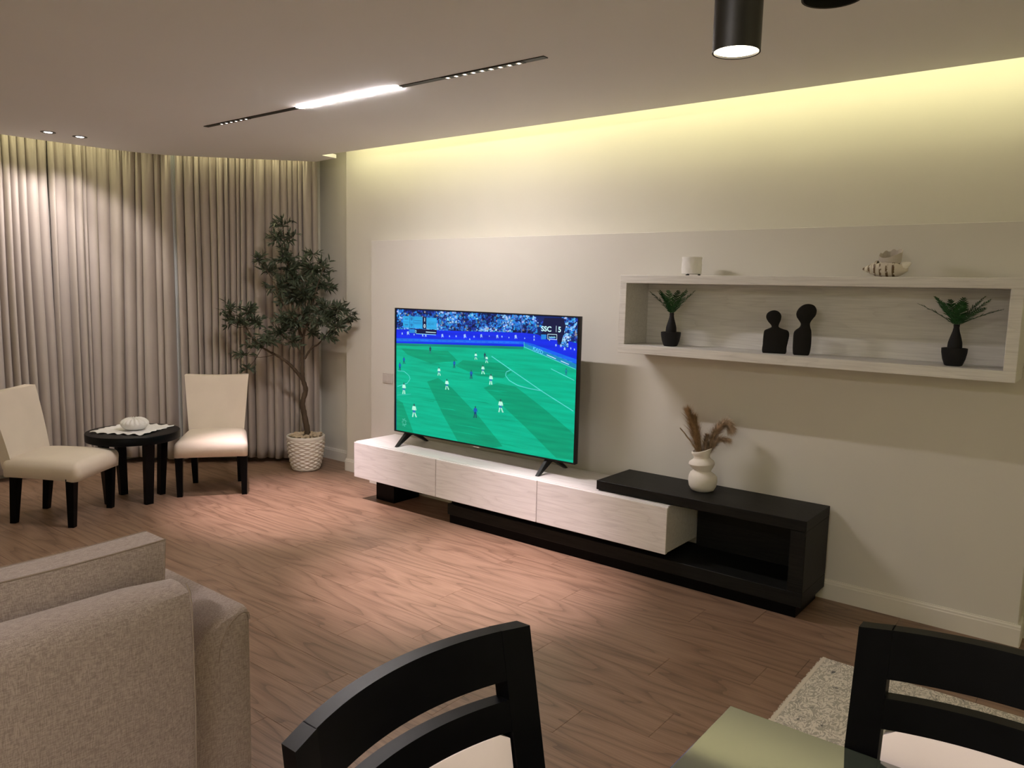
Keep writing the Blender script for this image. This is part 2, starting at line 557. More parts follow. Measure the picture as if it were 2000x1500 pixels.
# walls
wb = struct(box('wall_back', 'wall_paint', None, -5.131, ROOM_R, Y_WALL, 4.66, -0.1, 2.82), 'cream wall with the television on it')
box('wall_panel', 'panel_paint', wb, -4.669, -0.240, Y_PANEL, Y_WALL + 0.005, 0.0, 1.937, 0.003, 1)
struct(box('wall_recess', 'wall_paint', None, -5.95, -5.131, Y_REC, 4.66, -0.1, 2.82))
bm = bm_new()
add_prism(bm, [(-5.70, 4.50), (-6.75, 3.38), (-6.95, 3.38), (-5.80, 4.62)], 'Z', -0.1, 2.82)
struct(obj('wall_diagonal', bm, 'wall_paint'))
struct(box('wall_left', 'wall_paint', None, -7.05, -6.87, ROOM_F, 3.60, -0.1, 2.82))
struct(box('wall_right', 'wall_paint', None, ROOM_R, ROOM_R + 0.18, ROOM_F, 4.66, -0.1, 2.82))
struct(box('wall_front', 'wall_paint', None, -7.05, ROOM_R + 0.18, ROOM_F - 0.18, ROOM_F, -0.1, 2.82))

# dropped ceiling with slots along the television wall and the curtains
bm = bm_new()
pts = [(2.36, -2.96), (2.36, 4.01), (-5.125, 4.008), (-5.135, 4.165), (-5.43, 4.19), (-5.62, 4.00), (-5.83, 3.79), (-6.03, 3.59), (-6.18, 3.435),
       (-6.27, 3.33), (-6.34, 3.18), (-6.395, 2.99), (-6.435, 2.72), (-6.465, 2.45), (-6.48, 2.2), (-6.485, 1.5), (-6.485, -2.96)]
add_prism(bm, pts, 'Z', Z_CEIL, Z_CEIL + 0.03)
ceil = struct(obj('ceiling', bm, 'ceiling_paint'), 'plain dropped ceiling with a lit cove slot')
box('upper_slab', 'ceiling_paint', ceil, -7.05, ROOM_R + 0.18, ROOM_F - 0.18, 4.66, 2.80, 2.95)

# skirting boards: plain board with a moulded top


def skirting(name, p0, p1, nrm, h=0.105, parent=None):
    """board from p0 to p1 standing on the floor, facing nrm"""
    p0, p1, nrm = Vector((*p0, 0)), Vector((*p1, 0)), Vector((*nrm, 0)).normalized()
    prof = [(0, 0), (0.015, 0), (0.015, h - 0.022), (0.011, h - 0.018), (0.011, h - 0.010), (0.006, h - 0.004), (0.006, h), (0, h)]
    bm = bm_new()
    A = [bm.verts.new(p0 + nrm * a + Vector((0, 0, z))) for a, z in prof]
    B = [bm.verts.new(p1 + nrm * a + Vector((0, 0, z))) for a, z in prof]
    bm.faces.new(A); bm.faces.new(B[::-1])
    n = len(prof)
    for i in range(n):
        bm.faces.new((A[i], B[i], B[(i + 1) % n], A[(i + 1) % n]))
    return struct(obj(name, bm, 'trim_white', parent))


skirting('baseboard_panel', (-4.669, Y_PANEL), (-0.228, Y_PANEL), (0, -1))
skirting('baseboard_panel_end', (-0.240, Y_PANEL), (-0.240, Y_WALL), (1, 0))
skirting('baseboard_back', (-0.225, Y_WALL), (ROOM_R, Y_WALL), (0, -1))
skirting('baseboard_pillar', (-5.143, Y_WALL), (-4.669, Y_WALL), (0, -1))
skirting('baseboard_recess', (-5.735, Y_REC), (-5.131, Y_REC), (0, -1))
skirting('baseboard_diagonal', (-6.745, 3.386), (-5.735, 4.463), (0.729, -0.684))
skirting('baseboard_left', (-6.87, ROOM_F), (-6.87, 3.3), (1, 0))

# ================================================================== curtains
def curt_path(s):
    """s in metres along the curtain line from the right-hand end; returns point and inward normal"""
    diag = 1.43
    d = Vector((-1, -1)).normalized(); n1 = Vector((1, -1)).normalized()
    p0 = Vector((-5.600, 4.330))
    rad = 0.55
    ln = rad * math.pi / 4
    if s < diag: return p0 + d * s, n1
    pa = p0 + d * diag
    if s < diag + ln:
        th = (s - diag) / rad
        c = pa + n1 * rad
        a0 = math.radians(135) + th
        return c + Vector((math.cos(a0), math.sin(a0))) * rad, -Vector((math.cos(a0), math.sin(a0)))
    th = math.pi / 4
    c = pa + n1 * rad
    pb = c + Vector((math.cos(math.pi), math.sin(math.pi))) * rad
    return pb + Vector((0, -1)) * (s - diag - ln), Vector((1, 0))


def curtain(name, s0, s1, label, seed, z0=0.045, z1=2.79, nfold=15, mt='curtain_cloth', inset=0.0, amp=0.078, lean=0.0):
    rnd = random.Random(seed)
    L = s1 - s0
    # fold centres with uneven spacing
    cs = [0.0]
    while cs[-1] < 1.0: cs.append(cs[-1] + rnd.choice((0.6, 0.75, 0.9, 1.1, 1.35, 1.6)) / nfold)
    cs = [c / cs[-1] for c in cs]
    depth = [rnd.uniform(0.55, 1.3) for _ in cs]
    ph = rnd.uniform(0, 9)
    NU, NV = int(nfold * 26), 26
    bm = bm_new()
    grid = []
    for j in range(NV + 1):
        v = j / NV
        z = z0 + (z1 - z0) * v
        row = []
        for i in range(NU + 1):
            u = i / NU
            k = 0
            uu = u + 0.006 * math.sin(v * 4 + ph + u * 9) * (1 - v)
            uu = min(max(uu, 0), 1)
            while k < len(cs) - 2 and cs[k + 1] < uu: k += 1
            t = (uu - cs[k]) / (cs[k + 1] - cs[k])
            # rounded lobes with tight creases between them
            big = (math.sin(math.pi * min(max(t, 0), 1)) ** 0.85) * depth[k]
            fine = 0.5 + 0.5 * math.sin(u * nfold * 2 * math.pi * 2.3 + 3 * math.sin(u * 17 + ph))
            w = max(0.0, (v - 0.86) / 0.14)
            off = amp * ((1 - 0.62 * w) * big + 0.38 * w * fine)
            off *= 0.78 + 0.30 * (1 - v)
            off += 0.006 * math.sin(u * 31 + v * 3.0 + ph)
            shift = lean * (1 - v) * math.sin(math.pi * u) + 0.012 * math.sin(v * 2.2 + u * 8 + ph) * (1 - v)
            shift -= 0.05 * (cs[k + 1] - cs[k]) * L * math.sin(2 * math.pi * t) * (1 - 0.5 * w)
            p, n = curt_path(s0 + u * L + shift)
            q = p + n * (off + inset)
            zz = z
            if j == 0: zz = z0 + 0.012 * math.sin(u * 6 + ph)
            row.append(bm.verts.new((q.x, q.y, zz)))
        grid.append(row)
    for j in range(NV):
        for i in range(NU):
            bm.faces.new((grid[j][i], grid[j][i + 1], grid[j + 1][i + 1], grid[j + 1][i]))
    o = obj(name, bm, mt, None, smooth='all')
    md = o.modifiers.new('thickness', 'SOLIDIFY'); md.thickness = 0.003
    return tag(o, label, 'curtain', 'taupe curtains along the window wall')


curtain('curtain', 0.0, 1.172, 'taupe pleated curtain behind the olive tree, nearest the television wall', 1, nfold=19, lean=0.01)
curtain('curtain', 1.205, 2.168, 'taupe pleated curtain lit by downlights behind the round side table', 5, nfold=15, lean=0.05)
curtain('curtain', 2.176, 4.9, 'taupe pleated curtain at the far left edge behind the left chair', 9, nfold=42, lean=0.03)
o = curtain('sheer_curtain', 1.15, 1.225, 'thin pale sheer strip showing in the gap between two taupe curtains', 3, nfold=3, mt='sheer_cloth', inset=0.012, amp=0.010)
del o['group']
bm = bm_new()
add_tube(bm, [(*(curt_path(s)[0] + curt_path(s)[1] * 0.02), 2.793) for s in [0.02 + 0.1 * i for i in range(49)]], 0.008, 8)
tag(obj('curtain_rail', bm, 'trim_white', None, True), 'white rail hidden in the ceiling slot above the curtains', 'rail')

# ================================================================== ceiling lamps
t = thing('track_light', 'long black ceiling track with a lit white linear bar', 'track light', (-3.5, 2.88, Z_CEIL))
for (a, b) in ((-1.39, -0.395), (0.465, 1.39)):
    box('track', 'metal_black', t, a, b, -0.017, 0.017, -0.004, 0.0)
box('linear_lamp', 'lamp_on', t, -0.392, 0.462, -0.013, 0.013, -0.0035, -0.0008)
for nm, xs in (('spot_module', [-1.20 + 0.055 * i for i in range(6)]), ('spot_module', [0.80 + 0.055 * i for i in range(9)])):
    x0, x1 = xs[0] - 0.03, xs[-1] + 0.03
    md = box(nm, 'metal_black', t, x0, x1, -0.0155, 0.0155, -0.006, -0.004)
    for x in xs:
        bm = bm_new()
        add_lathe(bm, [(0.014, -0.0062), (0.014, -0.0075), (0.010, -0.0065), (0.006, -0.0062)], 14, True, True, x, 0)
        obj('reflector', bm, 'reflector', md, True)
        bm = bm_new()
        add_lathe(bm, [(0.007, -0.0068), (0.006, -0.0076)], 12, True, True, x, 0)
        obj('lens', bm, 'spot_lens', md)
track = t
t = copy_tree(track)          # copy of the fixture added out of view to brighten the room
t.location = (-0.9, -1.2, Z_CEIL)
t['label'] = 'added unseen fill light built as a black ceiling track, behind the camera'
for i, (lx, tx, ty) in enumerate(((-4.56, -4.56, 3.30), (-2.50, -2.72, 3.10))):
    light('spot_beam', 'SPOT', (lx, 2.88, Z_CEIL - 0.03), P_SPOT, SPOT_COL, (tx, ty, 0), spot_size=math.radians(46), spot_blend=1.0, shadow_soft_size=0.03)

for i, (x, y, lab) in enumerate(((-6.074, 2.371, 'round recessed downlight near the curtains, the one farther left'), (-6.054, 2.575, 'round recessed downlight near the curtains, the one nearer the track light'))):
    t = thing('downlight', lab, 'downlight', (x, y, Z_CEIL), 0, 'recessed downlights by the curtains')
    bm = bm_new()
    add_lathe(bm, [(0.048, 0.0), (0.048, -0.003), (0.042, -0.0045), (0.028, -0.0022), (0.026, 0.0)], 32, False, False)
    obj('ring', bm, 'metal_black', t, True)
    bm = bm_new()
    add_lathe(bm, [(0.027, -0.0015), (0.026, -0.003), (0.018, -0.0035)], 28, True, True)
    obj('lens', bm, 'down_lens', t, True)
    light('downlight_beam', 'SPOT', (x, y, Z_CEIL - 0.02), P_DOWN, (1.0, 0.90, 0.89), (x - 0.62, y + 0.12 * (1 if i else -1), Z_CEIL - 1.0), spot_size=math.radians(92), spot_blend=0.45, shadow_soft_size=0.03)


def pendant(x, y, z, on, label):
    t = thing('pendant_lamp', label, 'pendant lamp', (x, y, Z_CEIL), 0, 'black tube pendants over the dining table')
    h = Z_CEIL - z
    bm = bm_new()
    add_lathe(bm, [(0.0305, -h), (0.0305, -h + 0.36), (0.028, -h + 0.363)], 36, False, True)
    add_lathe(bm, [(0.0305, -h), (0.0285, -h + 0.0005), (0.0285, -h + 0.01)], 36, False, False)
    obj('tube', bm, 'metal_black', t, True)
    bm = bm_new(); add_tube(bm, [(0, 0, -h + 0.36), (0, 0, -0.012)], 0.0025, 8)
    obj('cable', bm, 'metal_black', t, True)
    bm = bm_new(); add_lathe(bm, [(0.045, 0.0), (0.045, -0.014), (0.042, -0.016)], 32)
    obj('canopy', bm, 'metal_black', t, True)
    bm = bm_new(); add_lathe(bm, [(0.0284, -h + 0.004), (0.0284, -h + 0.003), (0.02, -h + 0.002)] if on else [(0.028, -h + 0.03), (0.027, -h + 0.028)], 32)
    obj('lens', bm, 'pendant_glow' if on else 'metal_black', t, True)
    if on:
        light('pendant_beam', 'SPOT', (x, y, z - 0.01), P_PEND, (1.0, 0.86, 0.84), (x, y, 0), spot_size=math.radians(100), spot_blend=0.6, shadow_soft_size=0.03)


pendant(-0.424, 0.996, 1.892, True, 'black tubular pendant lamp with a glowing warm white end')
pendant(-0.266, 0.863, 1.888, False, 'unlit black tubular pendant lamp, only its lower rim showing at the top edge')

# ================================================================== television console
t = thing('white_console', 'long low white wood-grain media console under the television', 'console', (-3.09, 3.91, 0))


def W3(x0, x1, y0, y1, z0, z1, o=(-3.09, 3.91)):
    return (x0 - o[0], x1 - o[0], y0 - o[1], y1 - o[1], z0, z1)


box('body', 'white_wood', t, *W3(-4.365, -1.822, 3.722, 4.108, 0.178, 0.430), 0.002, 1)
box('top', 'white_wood', t, *W3(-4.367, -1.820, 3.712, 4.110, 0.430, 0.442), 0.002, 1)
for a, b in ((-4.370, -3.5383), (-3.5337, -2.6903), (-2.6857, -1.818)):
    d = box('door', 'white_wood', t, *W3(a, b, 3.698, 3.7205, 0.176, 0.436), 0.002, 1)
box('leg', 'black_lacquer', t, *W3(-4.262, -4.07, 3.82, 4.08, 0.0, 0.178), 0.002, 1)

t = thing('black_console', 'low black wood console with an open bay and overlapping top', 'console', (-1.70, 3.93, 0))
o_ = (-1.70, 3.93)
box('plinth', 'black_lacquer', t, *W3(-3.456, -1.130, 3.758, 4.08, 0.0, 0.065, o_), 0.001, 1)
box('base_board', 'black_wood', t, *W3(-3.456, -1.098, 3.735, 4.108, 0.065, 0.137, o_), 0.002, 1)
box('support_block', 'black_lacquer', t, *W3(-3.44, -1.95, 3.76, 4.08, 0.137, 0.178, o_))
box('top', 'black_wood', t, *W3(-2.289, -1.098, 3.733, 4.112, 0.449, 0.502, o_), 0.002, 1)
box('side_panel', 'black_wood', t, *W3(-1.173, -1.098, 3.735, 4.110, 0.137, 0.449, o_), 0.002, 1)
box('back_panel', 'black_wood', t, *W3(-1.815, -1.173, 4.085, 4.108, 0.137, 0.449, o_))
o2 = box('slab_underside', 'black_wood', t, *W3(-2.28, -1.11, 3.745, 4.10, 0.4435, 0.449, o_))

# ================================================================== wall shelf box
t = thing('box_shelf', 'long pale grey wood box shelf mounted on the wall', 'shelf', (-1.29, 3.99, 1.46))
SX0, SX1, SY0, SY1, SZ0, SZ1, ST = -2.253, -0.324, 3.850, 4.125, 1.238, 1.679, 0.046
o_ = (-1.29, 3.99)


def shelf_box(name, x0, x1, y0, y1, z0, z1, b=0.002):
    return box(name, 'grey_wood', t, x0 + 1.29, x1 + 1.29, y0 - 3.99, y1 - 3.99, z0 - 1.46, z1 - 1.46, b, 1)


shelf_box('top_board', SX0, SX1, SY0, SY1, SZ1 - ST, SZ1)
shelf_box('bottom_board', SX0, SX1, SY0, SY1, SZ0, SZ0 + ST + 0.003)
shelf_box('side_board', SX0, SX0 + 0.042, SY0, SY1, SZ0 + ST + 0.003, SZ1 - ST)
shelf_box('side_board', SX1 - 0.049, SX1, SY0, SY1, SZ0 + ST + 0.003, SZ1 - ST)
shelf_box('back_board', SX0 + 0.042, SX1 - 0.049, SY1 - 0.018, SY1, SZ0 + ST + 0.003, SZ1 - ST)
ZSH = SZ0 + ST + 0.003

# ================================================================== television
TVX, TVZ, TVY = -4.10, 0.536, 3.85
tv = thing('television', 'large flat television showing a football match on a white console', 'television', (-3.31, 3.87, 0.442))


def tvl(u, d, v): return (u + TVX + 3.31, TVY - d - 3.87, v + TVZ - 0.442)


TW, TH = 1.583, 0.897
bm = bm_new()
add_box(bm, TVX + 3.31, TVX + TW + 3.31, TVY + 0.004 - 3.87, TVY + 0.030 - 3.87, TVZ - 0.442, TVZ + TH - 0.442, 0.003, 2)
obj('body', bm, 'tv_black', tv, True)
bm = bm_new()
add_box(bm, TVX + 0.25 + 3.31, TVX + TW - 0.25 + 3.31, TVY + 0.030 - 3.87, TVY + 0.075 - 3.87, TVZ + 0.03 - 0.442, TVZ + 0.50 - 0.442, 0.02, 2)
obj('rear_housing', bm, 'tv_black', tv, True)
bm = bm_new()
for (a, b, c, d) in ((0, TW, 0, 0.009), (0, TW, TH - 0.008, TH), (0, 0.012, 0.009, TH - 0.008), (TW - 0.012, TW, 0.009, TH - 0.008)):
    p = tvl(a, 0.0, c); q = tvl(b, 0, d)
    add_box(bm, p[0], q[0], TVY - 0.003 - 3.87, TVY + 0.004 - 3.87, p[2], q[2])
obj('bezel', bm, 'tv_black', tv)
box('badge', 'plastic_white', tv, TVX + TW / 2 - 0.025 + 3.31, TVX + TW / 2 + 0.025 + 3.31, TVY - 0.002 - 3.87, TVY + 0.02 - 3.87, TVZ - 0.008 - 0.442, TVZ - 0.442)
for lx, in ((-3.995,), (-2.74,)):
    bm = bm_new()
    x0, x1 = lx - 0.014 + 3.31, lx + 0.014 + 3.31
    Y = lambda y: y - 3.87
    out = [(3.762, 0.0), (3.785, 0.0), (3.905, 0.072), (3.935, 0.074), (4.068, 0.0), (4.092, 0.0), (3.955, 0.100), (3.870, 0.100)]
    add_prism(bm, [(Y(y), z) for y, z in out], 'X', x0, x1, 0.003, 1)
    obj('stand_leg', bm, 'tv_black', tv, True)

# ---- the picture on the screen: flat coloured pieces
TVCOL = dict(pitch=(0.0, 0.46, 0.27), dark=(0.0, 0.33, 0.17), shade=(0.005, 0.24, 0.18), light=(0.0, 0.50, 0.30), board=(0.006, 0.026, 0.80), board2=(0.006, 0.13, 0.85), board3=(0.01, 0.26, 0.52),
             navy=(0.006, 0.008, 0.05), score=(0.03, 0.40, 0.80), score2=(0.02, 0.25, 0.75), ink=(0.02, 0.20, 0.50), white=(0.62, 0.86, 0.95), cyan=(0.25, 0.70, 0.95), line=(0.10, 0.66, 0.62),
             post=(0.05, 0.12, 0.45), glyph=(0.35, 0.55, 0.95), sky=(0.04, 0.22, 0.85))
class Pic:
    def __init__(s): s.v, s.f, s.c, s.n = [], [], [], 0
    def poly(s, pts, col, lay):
        b = len(s.v)
        for (u, w) in pts: s.v.append(tvl(min(max(u, 0.012), TW - 0.012), lay, min(max(w, 0.009), TH - 0.008)))
        s.f.append(tuple(range(b, b + len(pts)))); s.c.append(col)
    def ln(s, pts, w, col, lay):
        for (a, b) in zip(pts, pts[1:]):
            d = Vector((b[0] - a[0], b[1] - a[1]))
            if d.length == 0: continue
            d.normalize(); n = Vector((-d.y, d.x)) * w / 2
            s.poly([(a[0] - n.x, a[1] - n.y), (b[0] - n.x, b[1] - n.y), (b[0] + n.x, b[1] + n.y), (a[0] + n.x, a[1] + n.y)], col, lay)
TVP=[
('pitch',[(0.012,0.644),(0.564,0.667),(1.166,0.691),(1.572,0.584),(1.577,0.004),(0.017,0.001)]),
('dark',[(0.325,0.392),(0.431,0.427),(0.559,0.371),(0.795,0.212),(1.015,0.032),(0.938,0.01),(0.622,0.005),(0.482,0.175)]),
('dark',[(0.844,0.399),(0.958,0.442),(1.11,0.432),(1.327,0.322),(1.566,0.188),(1.57,0.025),(1.44,0.02),(1.187,0.188)]),
('dark',[(0.656,0.568),(0.995,0.573),(1.077,0.524),(1.008,0.478),(0.788,0.475),(0.59,0.525)]),
('dark',[(0.064,0.607),(0.52,0.62),(0.611,0.56),(0.359,0.524),(0.127,0.568)]),
('dark',[(0.015,0.237),(0.08,0.217),(0.195,0.007),(0.017,-0.003)]),
('shade',[(0.012,0.644),(0.564,0.667),(1.166,0.691),(1.166,0.675),(0.565,0.65),(0.012,0.626)]),
('board',[(0.012,0.744),(1.153,0.778),(1.273,0.774),(1.396,0.728),(1.568,0.691),(1.572,0.584),(1.258,0.662),(1.166,0.691),(0.012,0.644)]),
('board2',[(0.012,0.68),(1.155,0.724),(1.247,0.711),(1.57,0.639),(1.571,0.614),(1.238,0.692),(1.156,0.706),(0.012,0.656)]),
('board3',[(1.17,0.714),(1.571,0.611),(1.572,0.581),(1.171,0.689)]),
('navy',[(1.321,0.878),(1.463,0.883),(1.482,0.833),(1.451,0.728),(1.311,0.78),(1.309,0.84)]),
('board',[(1.367,0.76),(1.422,0.752),(1.424,0.722),(1.368,0.734)]),
('board',[(1.504,0.746),(1.566,0.738),(1.569,0.669),(1.506,0.687)]),
('score',[(0.08,0.841),(0.274,0.843),(0.275,0.761),(0.081,0.76)]),
('score',[(0.312,0.84),(0.411,0.84),(0.413,0.762),(0.314,0.761)]),
('navy',[(0.275,0.844),(0.311,0.844),(0.312,0.759),(0.276,0.759)]),
('navy',[(0.144,0.754),(0.411,0.759),(0.412,0.728),(0.144,0.723)]),
('score2',[(0.144,0.751),(0.199,0.752),(0.199,0.726),(0.144,0.725)]),
('ink',[(0.192,0.817),(0.265,0.818),(0.265,0.813),(0.192,0.813)]),
('ink',[(0.192,0.796),(0.265,0.797),(0.265,0.793),(0.192,0.792)]),
('ink',[(0.145,0.839),(0.15,0.839),(0.151,0.761),(0.146,0.761)]),
('ink',[(0.185,0.841),(0.188,0.841),(0.189,0.762),(0.185,0.761)]),
('ink',[(0.083,0.801),(0.275,0.804),(0.275,0.802),(0.083,0.798)]),
('ink',[(0.154,0.834),(0.178,0.835),(0.176,0.818),(0.166,0.809),(0.156,0.818)]),
('ink',[(0.154,0.791),(0.179,0.791),(0.177,0.775),(0.167,0.766),(0.157,0.775)]),
('ink',[(0.099,0.825),(0.129,0.826),(0.129,0.819),(0.099,0.818)]),
('ink',[(0.1,0.783),(0.13,0.784),(0.13,0.777),(0.1,0.776)]),
('white',[(0.308,0.742),(0.405,0.742),(0.405,0.737),(0.308,0.736)]),
('cyan',[(0.211,0.724),(0.405,0.726),(0.405,0.722),(0.212,0.72)]),
('cyan',[(1.361,0.764),(1.364,0.771),(1.366,0.756),(1.362,0.755)]),
('cyan',[(1.366,0.764),(1.37,0.768),(1.371,0.757),(1.367,0.756)]),
('cyan',[(1.372,0.764),(1.375,0.765),(1.377,0.757),(1.373,0.756)]),
('cyan',[(1.377,0.765),(1.381,0.771),(1.382,0.757),(1.378,0.756)]),
('cyan',[(1.383,0.765),(1.386,0.769),(1.388,0.758),(1.384,0.757)]),
('cyan',[(1.388,0.765),(1.392,0.766),(1.393,0.758),(1.389,0.757)]),
('cyan',[(1.394,0.765),(1.397,0.772),(1.399,0.758),(1.395,0.757)]),
('cyan',[(1.399,0.766),(1.403,0.77),(1.404,0.759),(1.4,0.758)]),
('cyan',[(1.405,0.766),(1.408,0.767),(1.409,0.759),(1.406,0.758)]),
('score2',[(1.3,0.775),(1.341,0.777),(1.338,0.747),(1.301,0.745)]),
('glyph',[(0.066,0.721),(0.076,0.724),(0.081,0.707),(0.074,0.712),(0.067,0.706)]),
('glyph',[(0.12,0.732),(0.137,0.737),(0.145,0.708),(0.133,0.717),(0.122,0.706)]),
('glyph',[(0.188,0.719),(0.196,0.721),(0.199,0.708),(0.194,0.712),(0.189,0.707)]),
('glyph',[(0.272,0.719),(0.281,0.722),(0.286,0.705),(0.279,0.71),(0.273,0.704)]),
('glyph',[(0.301,0.72),(0.312,0.723),(0.317,0.705),(0.309,0.71),(0.302,0.703)]),
('glyph',[(0.457,0.731),(0.471,0.735),(0.478,0.71),(0.468,0.717),(0.459,0.707)]),
('glyph',[(0.528,0.726),(0.535,0.728),(0.538,0.715),(0.534,0.719),(0.529,0.714)]),
('glyph',[(0.588,0.73),(0.596,0.732),(0.6,0.718),(0.594,0.722),(0.589,0.716)]),
('glyph',[(0.661,0.74),(0.677,0.745),(0.685,0.717),(0.674,0.725),(0.664,0.714)]),
('glyph',[(0.712,0.716),(0.718,0.718),(0.721,0.707),(0.717,0.71),(0.713,0.706)]),
('glyph',[(0.748,0.736),(0.756,0.738),(0.76,0.724),(0.754,0.728),(0.749,0.723)]),
('glyph',[(0.807,0.748),(0.82,0.752),(0.827,0.728),(0.818,0.735),(0.809,0.726)]),
('glyph',[(0.881,0.746),(0.886,0.747),(0.889,0.737),(0.885,0.74),(0.882,0.736)]),
('glyph',[(0.943,0.751),(0.956,0.755),(0.962,0.731),(0.953,0.739),(0.945,0.729)]),
('glyph',[(0.985,0.749),(0.993,0.751),(0.996,0.738),(0.991,0.742),(0.987,0.736)]),
('glyph',[(1.044,0.745),(1.05,0.747),(1.052,0.737),(1.049,0.74),(1.045,0.736)]),
('glyph',[(1.093,0.759),(1.107,0.763),(1.114,0.736),(1.104,0.744),(1.095,0.734)]),
('glyph',[(1.17,0.748),(1.176,0.749),(1.178,0.739),(1.175,0.742),(1.171,0.738)]),
('glyph',[(1.242,0.764),(1.25,0.766),(1.254,0.751),(1.248,0.756),(1.243,0.75)]),
('glyph',[(1.243,0.745),(1.25,0.747),(1.254,0.732),(1.249,0.737),(1.244,0.731)]),
('glyph',[(1.409,0.721),(1.417,0.724),(1.421,0.708),(1.416,0.713),(1.41,0.706)]),
('glyph',[(1.444,0.721),(1.454,0.725),(1.459,0.705),(1.452,0.711),(1.446,0.704)]),
('glyph',[(1.472,0.704),(1.482,0.708),(1.487,0.688),(1.48,0.694),(1.474,0.687)]),
('glyph',[(1.519,0.708),(1.525,0.71),(1.528,0.698),(1.524,0.701),(1.52,0.696)]),
('glyph',[(1.545,0.703),(1.552,0.705),(1.555,0.692),(1.551,0.696),(1.547,0.691)]),
('sky',[(0.02,0.671),(0.058,0.672),(0.058,0.668),(0.02,0.667)]),
('sky',[(0.084,0.674),(0.122,0.675),(0.122,0.67),(0.084,0.669)]),
('sky',[(0.138,0.676),(0.175,0.677),(0.175,0.673),(0.138,0.671)]),
('sky',[(0.199,0.678),(0.236,0.679),(0.236,0.675),(0.199,0.674)]),
('sky',[(0.256,0.68),(0.292,0.682),(0.292,0.677),(0.256,0.676)]),
('sky',[(0.3,0.682),(0.336,0.683),(0.336,0.679),(0.3,0.678)]),
('sky',[(0.354,0.684),(0.389,0.685),(0.389,0.681),(0.354,0.68)]),
('sky',[(0.423,0.687),(0.458,0.688),(0.458,0.684),(0.424,0.683)]),
('sky',[(0.466,0.689),(0.5,0.69),(0.501,0.686),(0.466,0.684)]),
('sky',[(0.518,0.691),(0.552,0.692),(0.552,0.688),(0.518,0.687)]),
('sky',[(0.584,0.693),(0.617,0.695),(0.618,0.69),(0.584,0.689)]),
('sky',[(0.626,0.695),(0.659,0.696),(0.659,0.692),(0.626,0.691)]),
('sky',[(0.683,0.697),(0.716,0.698),(0.716,0.694),(0.683,0.693)]),
('sky',[(0.727,0.699),(0.759,0.7),(0.759,0.696),(0.727,0.695)]),
('sky',[(0.779,0.701),(0.811,0.702),(0.811,0.698),(0.779,0.697)]),
('sky',[(0.82,0.703),(0.851,0.704),(0.851,0.7),(0.82,0.699)]),
('sky',[(0.876,0.705),(0.907,0.706),(0.908,0.702),(0.876,0.701)]),
('sky',[(0.928,0.707),(0.959,0.708),(0.959,0.704),(0.928,0.703)]),
('sky',[(0.969,0.709),(1.0,0.71),(1.0,0.706),(0.969,0.705)]),
('sky',[(1.02,0.711),(1.05,0.712),(1.05,0.708),(1.02,0.707)]),
('sky',[(1.064,0.712),(1.094,0.713),(1.094,0.71),(1.065,0.709)]),
('sky',[(1.1,0.714),(1.13,0.715),(1.13,0.711),(1.101,0.71)]),
('sky',[(1.199,0.707),(1.224,0.702),(1.225,0.698),(1.199,0.703)]),
('sky',[(1.24,0.697),(1.265,0.692),(1.265,0.688),(1.24,0.693)]),
('sky',[(1.28,0.687),(1.305,0.682),(1.305,0.678),(1.28,0.683)]),
('sky',[(1.32,0.677),(1.344,0.672),(1.345,0.668),(1.32,0.674)]),
('sky',[(1.359,0.668),(1.384,0.662),(1.384,0.659),(1.36,0.664)]),
('sky',[(1.399,0.658),(1.422,0.653),(1.423,0.649),(1.399,0.654)]),
('sky',[(1.437,0.648),(1.461,0.643),(1.461,0.64),(1.437,0.645)]),
('sky',[(1.476,0.639),(1.499,0.634),(1.499,0.63),(1.476,0.635)]),
('sky',[(1.514,0.629),(1.537,0.625),(1.537,0.621),(1.514,0.626)]),
]
TVL=[
('line',0.0054,[(0.907,0.613),(1.067,0.539),(1.323,0.422),(1.557,0.326)]),
('line',0.0054,[(1.067,0.535),(1.032,0.519),(1.028,0.496),(1.059,0.467),(1.129,0.442),(1.218,0.431),(1.323,0.426)]),
('line',0.0043,[(0.027,0.445),(0.096,0.446),(0.147,0.419),(0.157,0.396),(0.129,0.363),(0.027,0.33)]),
('line',0.0043,[(1.383,0.569),(1.476,0.539),(1.557,0.513)]),
('line',0.0043,[(1.171,0.69),(1.362,0.638),(1.563,0.581)]),
('line',0.0032,[(1.17,0.722),(1.171,0.689)]),
('white',0.0043,[(1.348,0.653),(1.418,0.633)]),
('white',0.0043,[(1.454,0.623),(1.514,0.606)]),
('line',0.0022,[(0.022,0.265),(0.167,0.289)]),
('white',0.0032,[(1.413,0.834),(1.413,0.796)]),
('post',0.0086,[(1.146,0.875),(1.149,0.779)]),
('white',0.0032,[(1.351,0.78),(1.419,0.781),(1.42,0.75),(1.352,0.75),(1.351,0.78)]),
]
TVF= [(0.354,0.592,0.053,'d'),(0.093,0.499,0.053,'b'),(0.052,0.447,0.062,'b'),(0.439,0.445,0.061,'w'),(0.581,0.509,0.055,'b'),(0.772,0.58,0.049,'w'),(0.85,0.59,0.044,'d'),(0.866,0.565,0.05,'w'),(0.735,0.448,0.062,'b'),(0.836,0.489,0.063,'w'),(0.906,0.425,0.074,'w'),(0.515,0.354,0.076,'w'),(0.095,0.281,0.085,'w'),(0.2,0.125,0.1,'w'),(0.777,0.189,0.083,'b'),(0.992,0.252,0.09,'w'),(1.496,0.537,0.045,'t')]

pic = Pic()
pic.poly([(0.012, 0.009), (TW - 0.012, 0.009), (TW - 0.012, TH - 0.008), (0.012, TH - 0.008)], (0.006, 0.02, 0.14), -0.0035)
